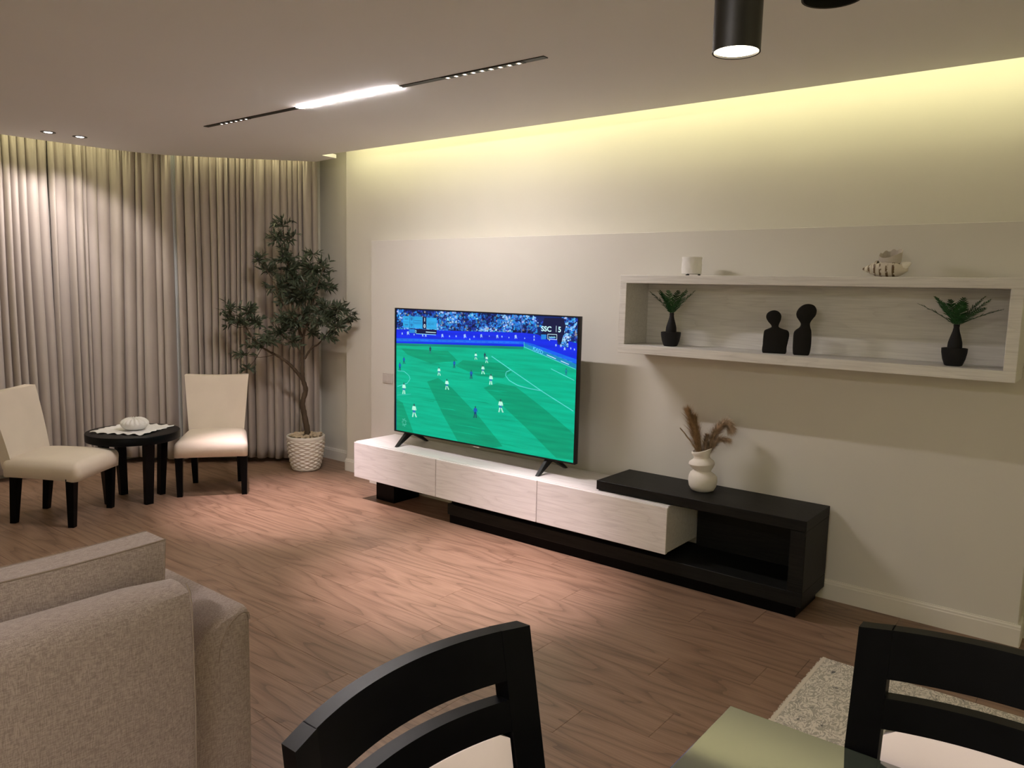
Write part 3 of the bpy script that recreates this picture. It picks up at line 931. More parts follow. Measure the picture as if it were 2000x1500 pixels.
# the crowd in the stand: a dense field of small bright and dark blobs
rc = random.Random(11)
for i in range(3600):
    u = rc.uniform(0.02, 1.565)
    lo = 0.735 if u < 1.25 else 0.735 - (u - 1.25) * 0.45
    w = rc.uniform(lo, 0.885)
    g = noise.noise(Vector((u * 9, w * 14, 0.3)))
    if 1.27 < u < 1.45 and w > 0.70 and rc.random() < 0.93: continue
    s = rc.uniform(0.003, 0.009)
    k = rc.random() * 0.8 + g * 0.9 - 0.02
    if k > 0.72: c = (rc.uniform(0.25, 0.55), rc.uniform(0.5, 0.75), 0.95)
    elif k > 0.30: c = (0.03, rc.uniform(0.16, 0.36), rc.uniform(0.6, 0.9))
    elif k > 0.05: c = (0.02, 0.05, rc.uniform(0.25, 0.5))
    else: c = (0.008, 0.010, 0.05)
    if rc.random() < 0.02: c = (0.35, 0.32, 0.30)
    a = rc.uniform(0.7, 1.6)
    pic.poly([(u - s * a, w - s * 0.6), (u + s * a * 0.7, w - s * 0.8), (u + s * a, w + s * 0.5), (u - s * 0.4, w + s)], c, -0.0033)
for k, (c, p) in enumerate(TVP): pic.poly(p, TVCOL[c], -0.003 + k * 0.000012)
for k in range(34):      # faint horizontal streaks of mown turf
    w = rc.uniform(0.02, 0.60); u = rc.uniform(0.05, 1.1)
    pic.poly([(u, w), (u + rc.uniform(0.1, 0.35), w - 0.002), (u + 0.2, w + 0.004)], (0.0, 0.34, 0.18) if k % 2 else (0.0, 0.47, 0.27), -0.0016)
for c, wd, p in TVL: pic.ln(p, wd, TVCOL[c], -0.0014)
KIT = dict(w=((0.50, 0.95, 0.75), (0.03, 0.18, 0.42), (0.45, 0.90, 0.70)), b=((0.01, 0.10, 0.45), (0.005, 0.05, 0.25), (0.02, 0.06, 0.10)), d=((0.02, 0.06, 0.10), (0.01, 0.04, 0.07), (0.03, 0.2, 0.2)), t=((0.01, 0.28, 0.36), (0.01, 0.16, 0.26), (0.02, 0.2, 0.25)))
for k, (u, w, hh, kit) in enumerate(TVF):
    A, B, Cc = KIT[kit]
    sw = 1 if k % 2 else -1
    s = hh
    pic.poly([(u - 0.10 * s, w + 0.47 * s), (u + 0.10 * s, w + 0.47 * s), (u + 0.15 * s, w + 0.80 * s), (u - 0.15 * s, w + 0.80 * s)], A, -0.0011)
    pic.poly([(u - 0.22 * s, w + 0.52 * s), (u - 0.14 * s, w + 0.50 * s), (u - 0.08 * s, w + 0.78 * s), (u - 0.15 * s, w + 0.80 * s)], A, -0.00108)
    pic.poly([(u + 0.16 * s, w + 0.50 * s), (u + 0.24 * s, w + 0.54 * s), (u + 0.15 * s, w + 0.80 * s), (u + 0.08 * s, w + 0.78 * s)], A, -0.00106)
    pic.poly([(u - 0.14 * s, w + 0.32 * s), (u + 0.14 * s, w + 0.32 * s), (u + 0.11 * s, w + 0.50 * s), (u - 0.11 * s, w + 0.50 * s)], B, -0.00104)
    pic.poly([(u - 0.20 * s, w), (u - 0.08 * s, w), (u - 0.02 * s, w + 0.34 * s), (u - 0.12 * s, w + 0.34 * s)], Cc, -0.00102)
    pic.poly([(u + 0.10 * s + 0.06 * s * sw, w + 0.02 * s), (u + 0.24 * s + 0.06 * s * sw, w + 0.03 * s), (u + 0.12 * s, w + 0.34 * s), (u + 0.02 * s, w + 0.34 * s)], Cc, -0.001)
    pic.poly([(u - 0.06 * s, w + 0.80 * s), (u + 0.06 * s, w + 0.80 * s), (u + 0.07 * s, w + 0.93 * s), (u, w + 1.0 * s), (u - 0.07 * s, w + 0.93 * s)], (0.03, 0.10, 0.10), -0.00098)
for k in range(14):      # faint round emblem of specks at the lower left
    a = k * 0.449; r = 0.021 if k % 2 else 0.014
    u, w = 0.100 + r * math.cos(a), 0.075 + 1.25 * r * math.sin(a)
    pic.poly([(u - 0.004, w - 0.002), (u + 0.003, w - 0.004), (u + 0.004, w + 0.003), (u - 0.002, w + 0.004)], (0.12, 0.62, 0.46), -0.0012)
me = bpy.data.meshes.new('screen')
me.from_pydata(pic.v, [], pic.f)
ca = me.color_attributes.new('col', 'FLOAT_COLOR', 'CORNER')
for p, c in zip(me.polygons, pic.c):
    for li in p.loop_indices: ca.data[li].color = (*c, 1)
me.materials.append(MATS['tv_picture'])
sc_ = bpy.data.objects.new('screen', me); COL.objects.link(sc_); sc_.parent = tv
sc_['label'] = 'lit screen with a green pitch, small players and a blue crowd'


def letters(name, txt, u, v, size, col, rot=0.0, bold=0.0, sx=1.0):
    cu = bpy.data.curves.new(name, 'FONT'); cu.body = txt; cu.size = size; cu.offset = bold
    ob = bpy.data.objects.new(name, cu); COL.objects.link(ob)
    dg = bpy.context.evaluated_depsgraph_get()
    me_ = bpy.data.meshes.new_from_object(ob.evaluated_get(dg))
    bpy.data.objects.remove(ob)
    base = tvl(u, -0.0006, v)
    cr, sr = math.cos(rot), math.sin(rot)
    for q in me_.vertices:
        x, y = q.co.x * sx, q.co.y
        q.co = (base[0] + x * cr - y * sr, base[1], base[2] + x * sr + y * cr)
    a = me_.color_attributes.new('col', 'FLOAT_COLOR', 'CORNER')
    for d in a.data: d.color = (*col, 1)
    me_.materials.clear(); me_.materials.append(MATS['tv_picture'])
    o = bpy.data.objects.new(name, me_); COL.objects.link(o); o.parent = tv
    return o


letters('channel_text', 'SSC', 1.300, 0.797, 0.043, (0.60, 0.95, 0.98), 0, 0.0012, 1.12)
letters('channel_text', '5', 1.427, 0.797, 0.046, (0.60, 0.95, 0.98), 0, 0.0012)
letters('board_text', 'KAFD', 1.238, 0.676, 0.034, (0.12, 0.62, 0.92), -0.30, 0.0004, 0.95)
letters('score_text', '1', 0.288, 0.812, 0.036, (0.75, 0.9, 0.98), 0, 0.0008)
letters('score_text', '0', 0.288, 0.768, 0.036, (0.75, 0.9, 0.98), 0, 0.0008)
letters('score_text', '0', 0.203, 0.728, 0.030, (0.30, 0.72, 0.95), 0, 0.0006)
letters('clock_text', '82:41', 0.331, 0.787, 0.026, (0.02, 0.24, 0.55), 0, 0.0004)

# wall switch
t = thing('wall_switch', 'small white switch plate on the wall left of the television', 'switch', (-4.468, Y_PANEL, 0.871))
box('plate', 'plastic_white', t, -0.058, 0.058, -0.008, -0.0005, -0.040, 0.040, 0.003, 2)
box('rocker', 'plastic_white', t, -0.046, -0.004, -0.011, -0.008, -0.026, 0.026, 0.001, 1)
box('socket_face', 'plastic_white', t, 0.004, 0.046, -0.010, -0.008, -0.026, 0.026, 0.001, 1)

# ================================================================== slipper chairs
def slipper_chair(label, cx, cy, face):
    """local +x is the front"""
    t = thing('slipper_chair', label, 'chair', (cx, cy, 0), math.atan2(face[1], face[0]), 'cream upholstered chairs by the round table')
    # seat: plump box, wider at the front, rounded edges and a crowned top
    bm = bm_new()
    add_hexa(bm, [(-0.245, -0.218, 0.316), (0.278, -0.258, 0.312), (0.278, 0.258, 0.312), (-0.245, 0.218, 0.316)],
             [(-0.245, -0.220, 0.424), (0.285, -0.262, 0.418), (0.285, 0.262, 0.418), (-0.245, 0.220, 0.424)])
    bmesh.ops.recalc_face_normals(bm, faces=bm.faces[:])
    top_e = [e for e in bm.edges if (e.verts[0].co.z + e.verts[1].co.z) / 2 > 0.34]
    bmesh.ops.bevel(bm, geom=top_e, offset=0.042, segments=5, profile=0.5, affect='EDGES', clamp_overlap=True)
    bmesh.ops.subdivide_edges(bm, edges=[e for e in bm.edges if e.calc_length() > 0.15], cuts=9, use_grid_fill=True)
    for v in bm.verts:
        fx, fy = (v.co.x - 0.02) / 0.265, v.co.y / 0.25
        if v.co.z > 0.36:
            v.co.z += 0.026 * max(0, 1 - fx ** 4) * max(0, 1 - fy ** 4) * (v.co.z - 0.36) / 0.06
        elif v.co.x > 0.2:
            v.co.z -= 0.010 * abs(fy) ** 3
        v.co.x += 0.010 * (v.co.x > 0.2) * (1 - min(1, fy * fy))
    obj('seat', bm, 'chair_cream', t, 'all')
    # backrest: leaning, wider at the top, slightly hollow front
    bm = bm_new()
    nv, nu = 12, 12
    F, R = [], []
    for i in range(nv + 1):
        v = i / nv
        z = 0.36 + 0.495 * v
        w = 0.200 + 0.040 * v
        x = -0.185 - 0.085 * v - 0.03 * v * v
        for j in range(nu + 1):
            fy = j / nu * 2 - 1
            cur = -0.022 * (1 - fy * fy) * v
            zz = z - (0.010 * (1 - fy * fy) if v > 0.95 else 0)
            F.append(bm.verts.new((x + cur + 0.012, w * fy, zz)))
            R.append(bm.verts.new((x + cur * 0.8 - 0.060, w * fy * 0.985, zz)))
    idx = lambda i, j: i * (nu + 1) + j
    for i in range(nv):
        for j in range(nu):
            bm.faces.new((F[idx(i, j)], F[idx(i, j + 1)], F[idx(i + 1, j + 1)], F[idx(i + 1, j)]))
            bm.faces.new((R[idx(i, j)], R[idx(i + 1, j)], R[idx(i + 1, j + 1)], R[idx(i, j + 1)]))
    rim = [idx(i, 0) for i in range(nv + 1)] + [idx(nv, j) for j in range(1, nu + 1)] + [idx(i, nu) for i in range(nv - 1, -1, -1)] + [idx(0, j) for j in range(nu - 1, 0, -1)]
    for a, b in zip(rim, rim[1:] + rim[:1]): bm.faces.new((F[a], R[a], R[b], F[b]))
    es = [e for e in bm.edges if len(e.link_faces) == 2 and e.calc_face_angle(0) > math.radians(50)]
    bmesh.ops.bevel(bm, geom=es, offset=0.012, segments=3, profile=0.5, affect='EDGES', clamp_overlap=True)
    obj('backrest', bm, 'chair_cream', t, True)
    for sy in (-1, 1):
        for fx, xo, xt, yo in ((1, 0.212, 0.222, 0.226), (-1, -0.205, -0.175, 0.168)):
            bm = bm_new()
            a, b = 0.0185, 0.0265
            lo = [(xo - a, sy * yo - a, 0), (xo + a, sy * yo - a, 0), (xo + a, sy * yo + a, 0), (xo - a, sy * yo + a, 0)]
            yt = yo + (0.0 if fx > 0 else 0.004)
            hi = [(xt - b, sy * yt - b, 0.32), (xt + b, sy * yt - b, 0.32), (xt + b, sy * yt + b, 0.32), (xt - b, sy * yt + b, 0.32)]
            add_hexa(bm, lo, hi)
            bevel_all(bm, 0.003, 1)
            obj('leg', bm, 'black_lacquer', t, True)
    return t


slipper_chair('cream upholstered armless chair with black legs left of the round side table', -5.473, 2.103, (0.80, 0.60))
slipper_chair('cream upholstered armless chair with black legs between side table and olive tree', -5.391, 3.184, (0.805, -0.593))

# ================================================================== round side table
TX, TY = -5.53, 2.633
t = thing('side_table', 'round black wooden side table between the two cream chairs', 'table', (TX, TY, 0))
bm = bm_new()
add_lathe(bm, [(0.300, 0.448), (0.312, 0.453), (0.313, 0.500), (0.309, 0.506), (0.285, 0.508), (0.27, 0.5075)], 64)
obj('top', bm, 'black_lacquer', t, True)
for a in (0, 90, 180, 270):
    ca_, sa_ = math.cos(math.radians(a)), math.sin(math.radians(a))
    bm = bm_new()
    u, w = Vector((ca_, sa_, 0)), Vector((-sa_, ca_, 0))
    q = lambda r, d, s, z: u * (r + d) + w * s + Vector((0, 0, z))
    add_hexa(bm, [q(0.19, -0.02, -0.026, 0), q(0.19, 0.02, -0.026, 0), q(0.19, 0.02, 0.026, 0), q(0.19, -0.02, 0.026, 0)],
             [q(0.215, -0.025, -0.034, 0.45), q(0.215, 0.025, -0.034, 0.45), q(0.215, 0.025, 0.034, 0.45), q(0.215, -0.025, 0.034, 0.45)])
    bevel_all(bm, 0.004, 1)
    obj('leg', bm, 'black_lacquer', t, True)

# lace doily: square cloth with scalloped edges, laid diagonally
bm = bm_new()
N_ = 28
HS = 0.200
g = []
rot = math.radians(31.5)
for i in range(N_ + 1):
    row = []
    for j in range(N_ + 1):
        a, b = i / N_ * 2 - 1, j / N_ * 2 - 1
        ed = max(abs(a), abs(b))
        wv = 1 + 0.045 * math.sin(math.atan2(b, a) * 20) * max(0, (ed - 0.8) / 0.2)
        x, y = a * HS * wv, b * HS * wv
        r = math.hypot(x, y)
        z = 0.5105 + 0.003 * noise.noise(Vector((x * 18, y * 18, 0))) + (0.004 * math.sin(a * 16 + b * 3) * max(0, (ed - 0.75) / 0.25) + 0.004 * max(0, (ed - 0.75) / 0.25))
        x, y = x * math.cos(rot) - y * math.sin(rot), x * math.sin(rot) + y * math.cos(rot)
        row.append(bm.verts.new((x, y, z - 0.5085)))
    g.append(row)
for i in range(N_):
    for j in range(N_):
        bm.faces.new((g[i][j], g[i + 1][j], g[i + 1][j + 1], g[i][j + 1]))
o = obj('doily', bm, 'lace', None, True, (TX - 0.045, TY + 0.02, 0.5085))
md = o.modifiers.new('thickness', 'SOLIDIFY'); md.thickness = 0.002; md.offset = 1
tag(o, 'white lace doily with a wavy edge on the round side table', 'doily')

# ribbed white ornament
bm = bm_new()
prof = [(0.030, 0.0), (0.060, 0.006), (0.080, 0.019), (0.091, 0.034), (0.095, 0.044), (0.093, 0.052), (0.088, 0.060), (0.080, 0.068), (0.070, 0.075), (0.058, 0.080), (0.045, 0.083), (0.032, 0.083), (0.020, 0.080), (0.012, 0.072)]
def ribs(r, z, a):
    k = max(0.0, min(1.0, (z - 0.036) / 0.015))
    return r * (1 + 0.022 * k * math.cos(a * 18)), z + 0.0035 * k * math.cos(a * 18), 0, 0
add_lathe(bm, prof, 144, True, True, 0, 0, ribs)
o = obj('ribbed_bowl', bm, 'porcelain', None, True, (TX, TY + 0.01, 0.5145))
tag(o, 'white ribbed porcelain shell-shaped bowl on the lace doily', 'bowl')

# ================================================================== olive tree in a pot
TRX, TRY = -5.415, 4.05
t = thing('olive_tree', 'tall artificial olive tree in a white textured pot in the corner', 'potted tree', (TRX, TRY, 0))
bm = bm_new()
prof = [(0.100, 0.0), (0.112, 0.006)]
NR = 66
def pr(z):
    k = z / 0.30
    return 0.112 + 0.047 * math.sin(min(1, k * 1.08) * math.pi / 2) ** 0.9
for i in range(NR + 1):
    z = 0.008 + 0.262 * i / NR
    prof.append((pr(z), z))
prof += [(0.160, 0.274), (0.162, 0.296), (0.158, 0.300), (0.150, 0.299), (0.146, 0.27), (0.140, 0.255)]
def relief(r, z, a):
    if 0.012 < z < 0.268:
        rows = 15.0
        y = (z - 0.012) / 0.256 * rows
        n = 11
        # overlapping lens-shaped waves, alternate rows shifted by half
        row = math.floor(y)
        best = 0
        for rr in (row - 1, row, row + 1):
            sh = 0.5 * (rr % 2)
            ph = (a / (2 * math.pi) * n + sh) % 1.0
            lens = math.sin(math.pi * ph) * 0.95 + 0.05
            dy = (y - rr - 0.5)
            h = lens - abs(dy) * 1.1
            best = max(best, h)
        edge = min(1, (z - 0.012) / 0.02, (0.268 - z) / 0.01)
        return r + (0.0135 * best - 0.006) * edge, z, 0, 0
    return r, z, 0, 0
add_lathe(bm, prof, 132, True, False, 0, 0, relief)
obj('pot', bm, 'pot_ceramic', t, 'all')
bm = bm_new()
add_lathe(bm, [(0.145, 0.276), (0.10, 0.286), (0.03, 0.292)], 32)
obj('soil', bm, 'soil', t, True)
rp = random.Random(21)
pm = []
for k in range(4):
    bm = bm_new()
    bmesh.ops.create_icosphere(bm, subdivisions=2, radius=1.0)
    for v in bm.verts:
        v.co += v.co * 0.28 * noise.noise(v.co * 1.3 + Vector((k * 7, 0, 0)))
        v.co.z *= 0.7
    bmesh.ops.recalc_face_normals(bm, faces=bm.faces[:])
    me = bpy.data.meshes.new('pebble'); bm.to_mesh(me); bm.free()
    for p in me.polygons: p.use_smooth = True
    me.materials.append(MATS['pebble']); pm.append(me)
npeb = 0
placed = []
for k in range(600):
    a = rp.uniform(0, 2 * math.pi); r = 0.125 * math.sqrt(rp.random())
    s = rp.uniform(0.012, 0.023)
    x, y = r * math.cos(a), r * math.sin(a)
    if math.hypot(x - 0.01, y) < 0.028: continue
    if any(math.hypot(x - px, y - py) < (s + ps) * 0.78 for px, py, ps in placed): continue
    placed.append((x, y, s))
    o = bpy.data.objects.new('pebble', pm[k % 4]); COL.objects.link(o); o.parent = t
    o.location = (x, y, 0.288 + s * 0.60 + 0.012 * (1 - r / 0.125)); o.scale = (s * rp.uniform(1, 1.35), s, s); o.rotation_euler = (rp.uniform(-.4, .4), rp.uniform(-.4, .4), rp.uniform(0, 6))
LA = Vector((0.60, 0.80, 0)).normalized()       # spread of the crown along the room corner
LB = Vector((-0.80, 0.60, 0)).normalized()
def tp(x, y, b=0.0):
    """sketch coordinates (crown drawing units) to tree space"""
    a = (x - 527.8) * 0.001569
    if a > 0.04: b -= 0.72 * (a - 0.04)      # the right-hand side of the crown grows out into the room
    z = 0.3415 + (1222.3 - y) * 0.001570
    return LA * a + LB * b + Vector((0, 0, z))
def spline(pts, n=6):
    P = [pts[0]] + pts + [pts[-1]]
    out = []
    for i in range(1, len(P) - 2):
        for k in range(n):
            s = k / n
            out.append(0.5 * ((2 * P[i]) + (-P[i - 1] + P[i + 1]) * s + (2 * P[i - 1] - 5 * P[i] + 4 * P[i + 1] - P[i + 2]) * s * s + (-P[i - 1] + 3 * P[i] - 3 * P[i + 1] + P[i + 2]) * s ** 3))
    out.append(pts[-1])
    return out
def branch(name, pts, r0, r1, seg=9):
    sp = spline(pts)
    n = len(sp)
    bm = bm_new()
    add_tube(bm, sp, [r0 + (r1 - r0) * i / (n - 1) + 0.0015 * math.sin(i * 2.1) * (r0 > 0.008) for i in range(n)], seg)
    obj(name, bm, 'bark', t, True)
    return sp
nodes = []
nodes += branch('trunk', [tp(537, 1270), tp(535, 1215), tp(520, 1130), tp(512, 1070), tp(530, 1000), tp(516, 945), tp(513, 890), tp(512, 800), tp(510, 720), tp(490, 640, 0.02), tp(465, 540, 0.03), tp(470, 420, 0.0), tp(440, 300, -0.02), tp(425, 180, 0), tp(420, 100, 0)], 0.027, 0.003)[40:]
nodes += branch('branch', [tp(516, 945), tp(480, 895, -0.02), tp(440, 850, -0.04), tp(395, 815, -0.06), tp(340, 785, -0.07), tp(280, 740, -0.06), tp(235, 670, -0.05), tp(190, 600, -0.04)], 0.016, 0.003)[10:]
nodes += branch('branch', [tp(525, 830), tp(560, 775, 0.02), tp(600, 745, 0.0), tp(640, 690, -0.03), tp(690, 620, -0.04)], 0.010, 0.003)[6:]
nodes += branch('branch', [tp(511, 740), tp(540, 640, -0.05), tp(570, 520, -0.07), tp(600, 420, -0.06), tp(628, 340, -0.05)], 0.009, 0.0025)[6:]
nodes += branch('branch', [tp(495, 660, 0.02), tp(430, 560, -0.06), tp(380, 440, -0.08), tp(330, 350, -0.06), tp(290, 310, -0.05)], 0.007, 0.002)[6:]
nodes += branch('branch', [tp(512, 800), tp(470, 740, -0.06), tp(420, 690, -0.10), tp(390, 640, -0.12)], 0.007, 0.002)[4:]
clusters = [(420, 130, 45), (400, 200, 55), (465, 190, 28), (430, 300, 75), (300, 315, 42), (355, 370, 52), (575, 270, 32), (630, 340, 48), (560, 350, 70), (480, 400, 85), (615, 440, 62), (400, 450, 70), (460, 500, 85), (560, 490, 80),
            (630, 560, 60), (700, 560, 62), (750, 600, 36), (690, 650, 60), (640, 700, 46), (600, 620, 62), (520, 590, 80), (430, 620, 70), (400, 690, 70), (330, 730, 62), (270, 760, 52), (225, 805, 40), (232, 880, 20),
            (190, 640, 60), (240, 585, 50), (160, 570, 42), (280, 640, 52), (150, 645, 32), (460, 735, 46), (560, 690, 46), (520, 480, 80), (470, 350, 60), (500, 650, 50), (650, 600, 50)]
rl = random.Random(5)
LV, LF = [], []
def leaf(p, d, nrm, ln, wd):
    d = d.normalized(); s = d.cross(nrm)
    if s.length < 0.01: s = d.cross(Vector((0, 0, 1)))
    s.normalize(); n = s.cross(d)
    b = len(LV)
    for (f, w, h) in ((0, 0, 0), (0.3, 1, 0.05), (0.3, -1, 0.05), (0.65, 0.85, 0.03), (0.65, -0.85, 0.03), (1, 0, -0.06), (0.3, 0, 0), (0.65, 0, 0)):
        q = p + d * (ln * f) + s * (wd * 0.5 * w) + n * (h * ln)
        LV.append(q)
    LF.extend([(b, b + 1, b + 6), (b, b + 6, b + 2), (b + 1, b + 3, b + 7, b + 6), (b + 6, b + 7, b + 4, b + 2), (b + 3, b + 5, b + 7), (b + 7, b + 5, b + 4)])
fruit = []
tw = bm_new()
def ok(q):
    X, Y = q.x + TRX, q.y + TRY
    return X - Y > -9.83 and Y < (4.24 if X > -5.2 else 4.42)
for (cx, cy, cr) in clusters:
    c = tp(cx, cy, rl.uniform(-0.17, 0.08))
    near = min(nodes, key=lambda q: (q - c).length + (0.15 if q.z > c.z else 0))
    mid = (near + c) / 2 + Vector((0, 0, -0.02))
    add_tube(tw, [near, mid, c], [0.0032, 0.0025, 0.0018], 5, False)
    ntw = max(3, int(cr / 6.8))
    R = cr * 0.001569
    for k in range(ntw):
        a = rl.uniform(0, 2 * math.pi); el = rl.uniform(-0.45, 1.1)
        d = LA * math.cos(a) * math.cos(el) + LB * math.sin(a) * math.cos(el) * 0.8 + Vector((0, 0, math.sin(el)))
        L = R * rl.uniform(0.7, 1.35) + 0.03
        p0 = c - d * R * 0.25
        p1 = p0 + d * L * 0.6 + Vector((0, 0, 0.01)); p2 = p0 + d * L
        if not ok(p2): continue
        add_tube(tw, [p0, p1, p2], [0.0016, 0.0013, 0.0008], 4, False)
        nl = int(L / 0.013) + 2
        for i in range(nl):
            f = 0.15 + 0.85 * i / nl
            p = p0.lerp(p2, f)
            s = 1 if i % 2 else -1
            side = d.cross(Vector((rl.uniform(-1, 1), rl.uniform(-1, 1), rl.uniform(-1, 1)))).normalized()
            ld = (d * rl.uniform(0.5, 1.0) + side * s * rl.uniform(0.5, 1.0))
            q = p + ld.normalized() * 0.06
            if not ok(q): continue
            leaf(p, ld, Vector((rl.uniform(-1, 1), rl.uniform(-1, 1), rl.uniform(0.2, 1))), rl.uniform(0.045, 0.075), rl.uniform(0.012, 0.019))
        if rl.random() < 0.16: fruit.append(p2 + Vector((0, 0, -0.008)))
obj('twigs', tw, 'bark', t)
me = bpy.data.meshes.new('foliage'); me.from_pydata(LV, [], LF)
me.materials.append(MATS['leaf_olive'])
o = bpy.data.objects.new('foliage', me); COL.objects.link(o); o.parent = t; o['kind'] = 'stuff'; o['label'] = 'narrow dark green olive leaves'
fm = None
for p in fruit:
    if fm is None:
        bm = bm_new(); bmesh.ops.create_icosphere(bm, subdivisions=2, radius=0.009)
        for v in bm.verts: v.co.z *= 1.35
        fm = bpy.data.meshes.new('olive'); bm.to_mesh(fm); bm.free(); fm.materials.append(MATS['olive_fruit'])
        for q in fm.polygons: q.use_smooth = True
    o = bpy.data.objects.new('olive', fm); COL.objects.link(o); o.parent = t; o.location = p; o.rotation_euler = (rl.uniform(-.5, .5), rl.uniform(-.5, .5), 0)

# ================================================================== sofa
SOX, SOY = -2.30, 0.1
t = thing('sofa', 'beige linen sofa seen from behind at the lower left', 'sofa', (SOX, SOY, 0))
def sb(name, mt, x0, x1, y0, y1, z0, z1, bev, seg=4):
    return box(name, mt, t, x0 - SOX, x1 - SOX, y0 - SOY, y1 - SOY, z0, z1, bev, seg)
bm = bm_new()      # back: rounded top, leaning slightly
prof = [(-1.955, 0.10), (-1.800, 0.10), (-1.790, 0.50), (-1.795, 0.765), (-1.802, 0.795), (-1.820, 0.814), (-1.85, 0.822), (-1.905, 0.820), (-1.935, 0.805), (-1.952, 0.77)]
nY = 14
rings = []
for j in range(nY + 1):
    y = -0.80 + 1.79 * j / nY
    e = min(1.0, (nY - j) * 0.5)
    rings.append([bm.verts.new((x - SOX - (0.012 if j in (0, nY) and x > -1.9 else 0), y - SOY, z - (0.012 if j in (0, nY) and z > 0.8 else 0) - 0.006 * math.sin(y * 2.2))) for x, z in prof])
for a, b in zip(rings, rings[1:]):
    for i in range(len(prof)):
        k = (i + 1) % len(prof)
        bm.faces.new((a[i], a[k], b[k], b[i]))
bm.faces.new(rings[0]); bm.faces.new(rings[-1][::-1])
back = obj('back', bm, 'sofa_linen', t, True)
bm = bm_new()
pts = [(x - SOX + (0.001 if x > -1.9 else 0), 0.986 - SOY, z) for x, z in prof[1:6]]
add_tube(bm, pts, 0.002, 6)
obj('piping', bm, 'sofa_piping', back, True)
def arm(y_out, sgn):
    """outer face upright, top rolling down to the inner side"""
    yy = lambda d: (y_out - sgn * d) - SOY
    pr_ = [(0.0, 0.09), (0.0, 0.655), (0.006, 0.678), (0.022, 0.690), (0.05, 0.687), (0.09, 0.674), (0.13, 0.650), (0.165, 0.618), (0.195, 0.572), (0.210, 0.53), (0.215, 0.48), (0.215, 0.30), (0.215, 0.09)]
    seam = [(0.006, 0.655), (0.010, 0.676), (0.026, 0.682), (0.045, 0.677), (0.062, 0.665), (0.080, 0.645), (0.093, 0.620), (0.100, 0.592), (0.103, 0.56)]
    bm = bm_new()
    xs = [-1.845, -1.853, -1.875, -2.1, -2.3, -2.44, -2.475, -2.49]
    ins = [0.014, 0.004, 0.0, 0.0, 0.0, 0.0, 0.006, 0.016]
    rg = []
    for x, e in zip(xs, ins):
        rg.append([bm.verts.new((x - SOX, yy(d + (e if d < 0.05 else (-e if d > 0.15 else 0))), z - (e if z > 0.4 else 0))) for d, z in pr_])
    for a, b in zip(rg, rg[1:]):
        for i in range(len(pr_)):
            k = (i + 1) % len(pr_)
            bm.faces.new((a[i], a[k], b[k], b[i]))
    bm.faces.new(rg[0]); bm.faces.new(rg[-1][::-1])
    a_ = obj('arm', bm, 'sofa_linen', t, True)
    bm = bm_new()
    add_tube(bm, [(-1.8452 - SOX, yy(d), z - 0.010) for d, z in seam], 0.0018, 6)
    obj('piping', bm, 'sofa_piping', a_, True)
arm(1.190, 1)
arm(-1.00, -1)
sb('seat_base', 'sofa_linen', -2.46, -1.95, -0.79, 0.978, 0.09, 0.28, 0.02)
sb('seat_cushion', 'sofa_linen', -2.49, -1.96, 0.10, 0.978, 0.28, 0.45, 0.05)
sb('seat_cushion', 'sofa_linen', -2.49, -1.96, -0.79, 0.09, 0.28, 0.45, 0.05)
for x in (-1.92, -2.42):
    for y in (-0.92, 1.10):
        sb('foot', 'black_lacquer', x - 0.025, x + 0.025, y - 0.025, y + 0.025, 0.0, 0.09, 0.004, 1)

# loose back cushion
def cushion(label, y0, y1):
    c = thing('back_cushion', label, 'cushion', (-2.05, (y0 + y1) / 2, 0.45), 0)
    W_, H_, T_ = (y1 - y0) / 2, 0.435, 0.062
    bm = bm_new()
    n = 14
    sh = {}
    F, R = {}, {}
    for i in range(n + 1):
        for j in range(n + 1):
            a, b = i / n * 2 - 1, j / n * 2 - 1
            bul = (1 - abs(a) ** 3.0) * (1 - abs(b) ** 3.0)
            y = a * W_ * (1 - 0.02 * (1 - b * b)); z = H_ / 2 + b * H_ / 2 * (1 - 0.035 * (1 - a * a) * (1 if b > 0 else 0))
            tx = T_ * 0.86 + 0.026 * bul
            lean = 0.012 * (b + 1) / 2
            F[i, j] = bm.verts.new((tx + lean, y, z)); R[i, j] = bm.verts.new((-tx + lean, y, z))
    for i in range(n):
        for j in range(n):
            bm.faces.new((F[i, j], F[i + 1, j], F[i + 1, j + 1], F[i, j + 1]))
            bm.faces.new((R[i, j], R[i, j + 1], R[i + 1, j + 1], R[i + 1, j]))
    rim = [(i, 0) for i in range(n + 1)] + [(n, j) for j in range(1, n + 1)] + [(i, n) for i in range(n - 1, -1, -1)] + [(0, j) for j in range(n - 1, 0, -1)]
    for a, b in zip(rim, rim[1:] + rim[:1]): bm.faces.new((F[a], R[a], R[b], F[b]))
    loops = [[F[k].co.copy() for k in rim], [R[k].co.copy() for k in rim]]
    es = [e for e in bm.edges if len(e.link_faces) == 2 and e.calc_face_angle(0) > math.radians(50)]
    bmesh.ops.bevel(bm, geom=es, offset=0.008, segments=2, profile=0.5, affect='EDGES', clamp_overlap=True)
    body = obj('cover', bm, 'sofa_linen', c, True)
    for lp in loops:
        bm = bm_new(); add_tube(bm, lp + [lp[0]], 0.0022, 6, False)
        obj('piping', bm, 'sofa_piping', c, True)
cushion('beige linen back cushion with piped edges standing on the sofa, nearest its arm', 0.42, 1.020)
cushion('beige linen back cushion with piped edges standing on the sofa, farther from the visible arm', -0.22, 0.405)

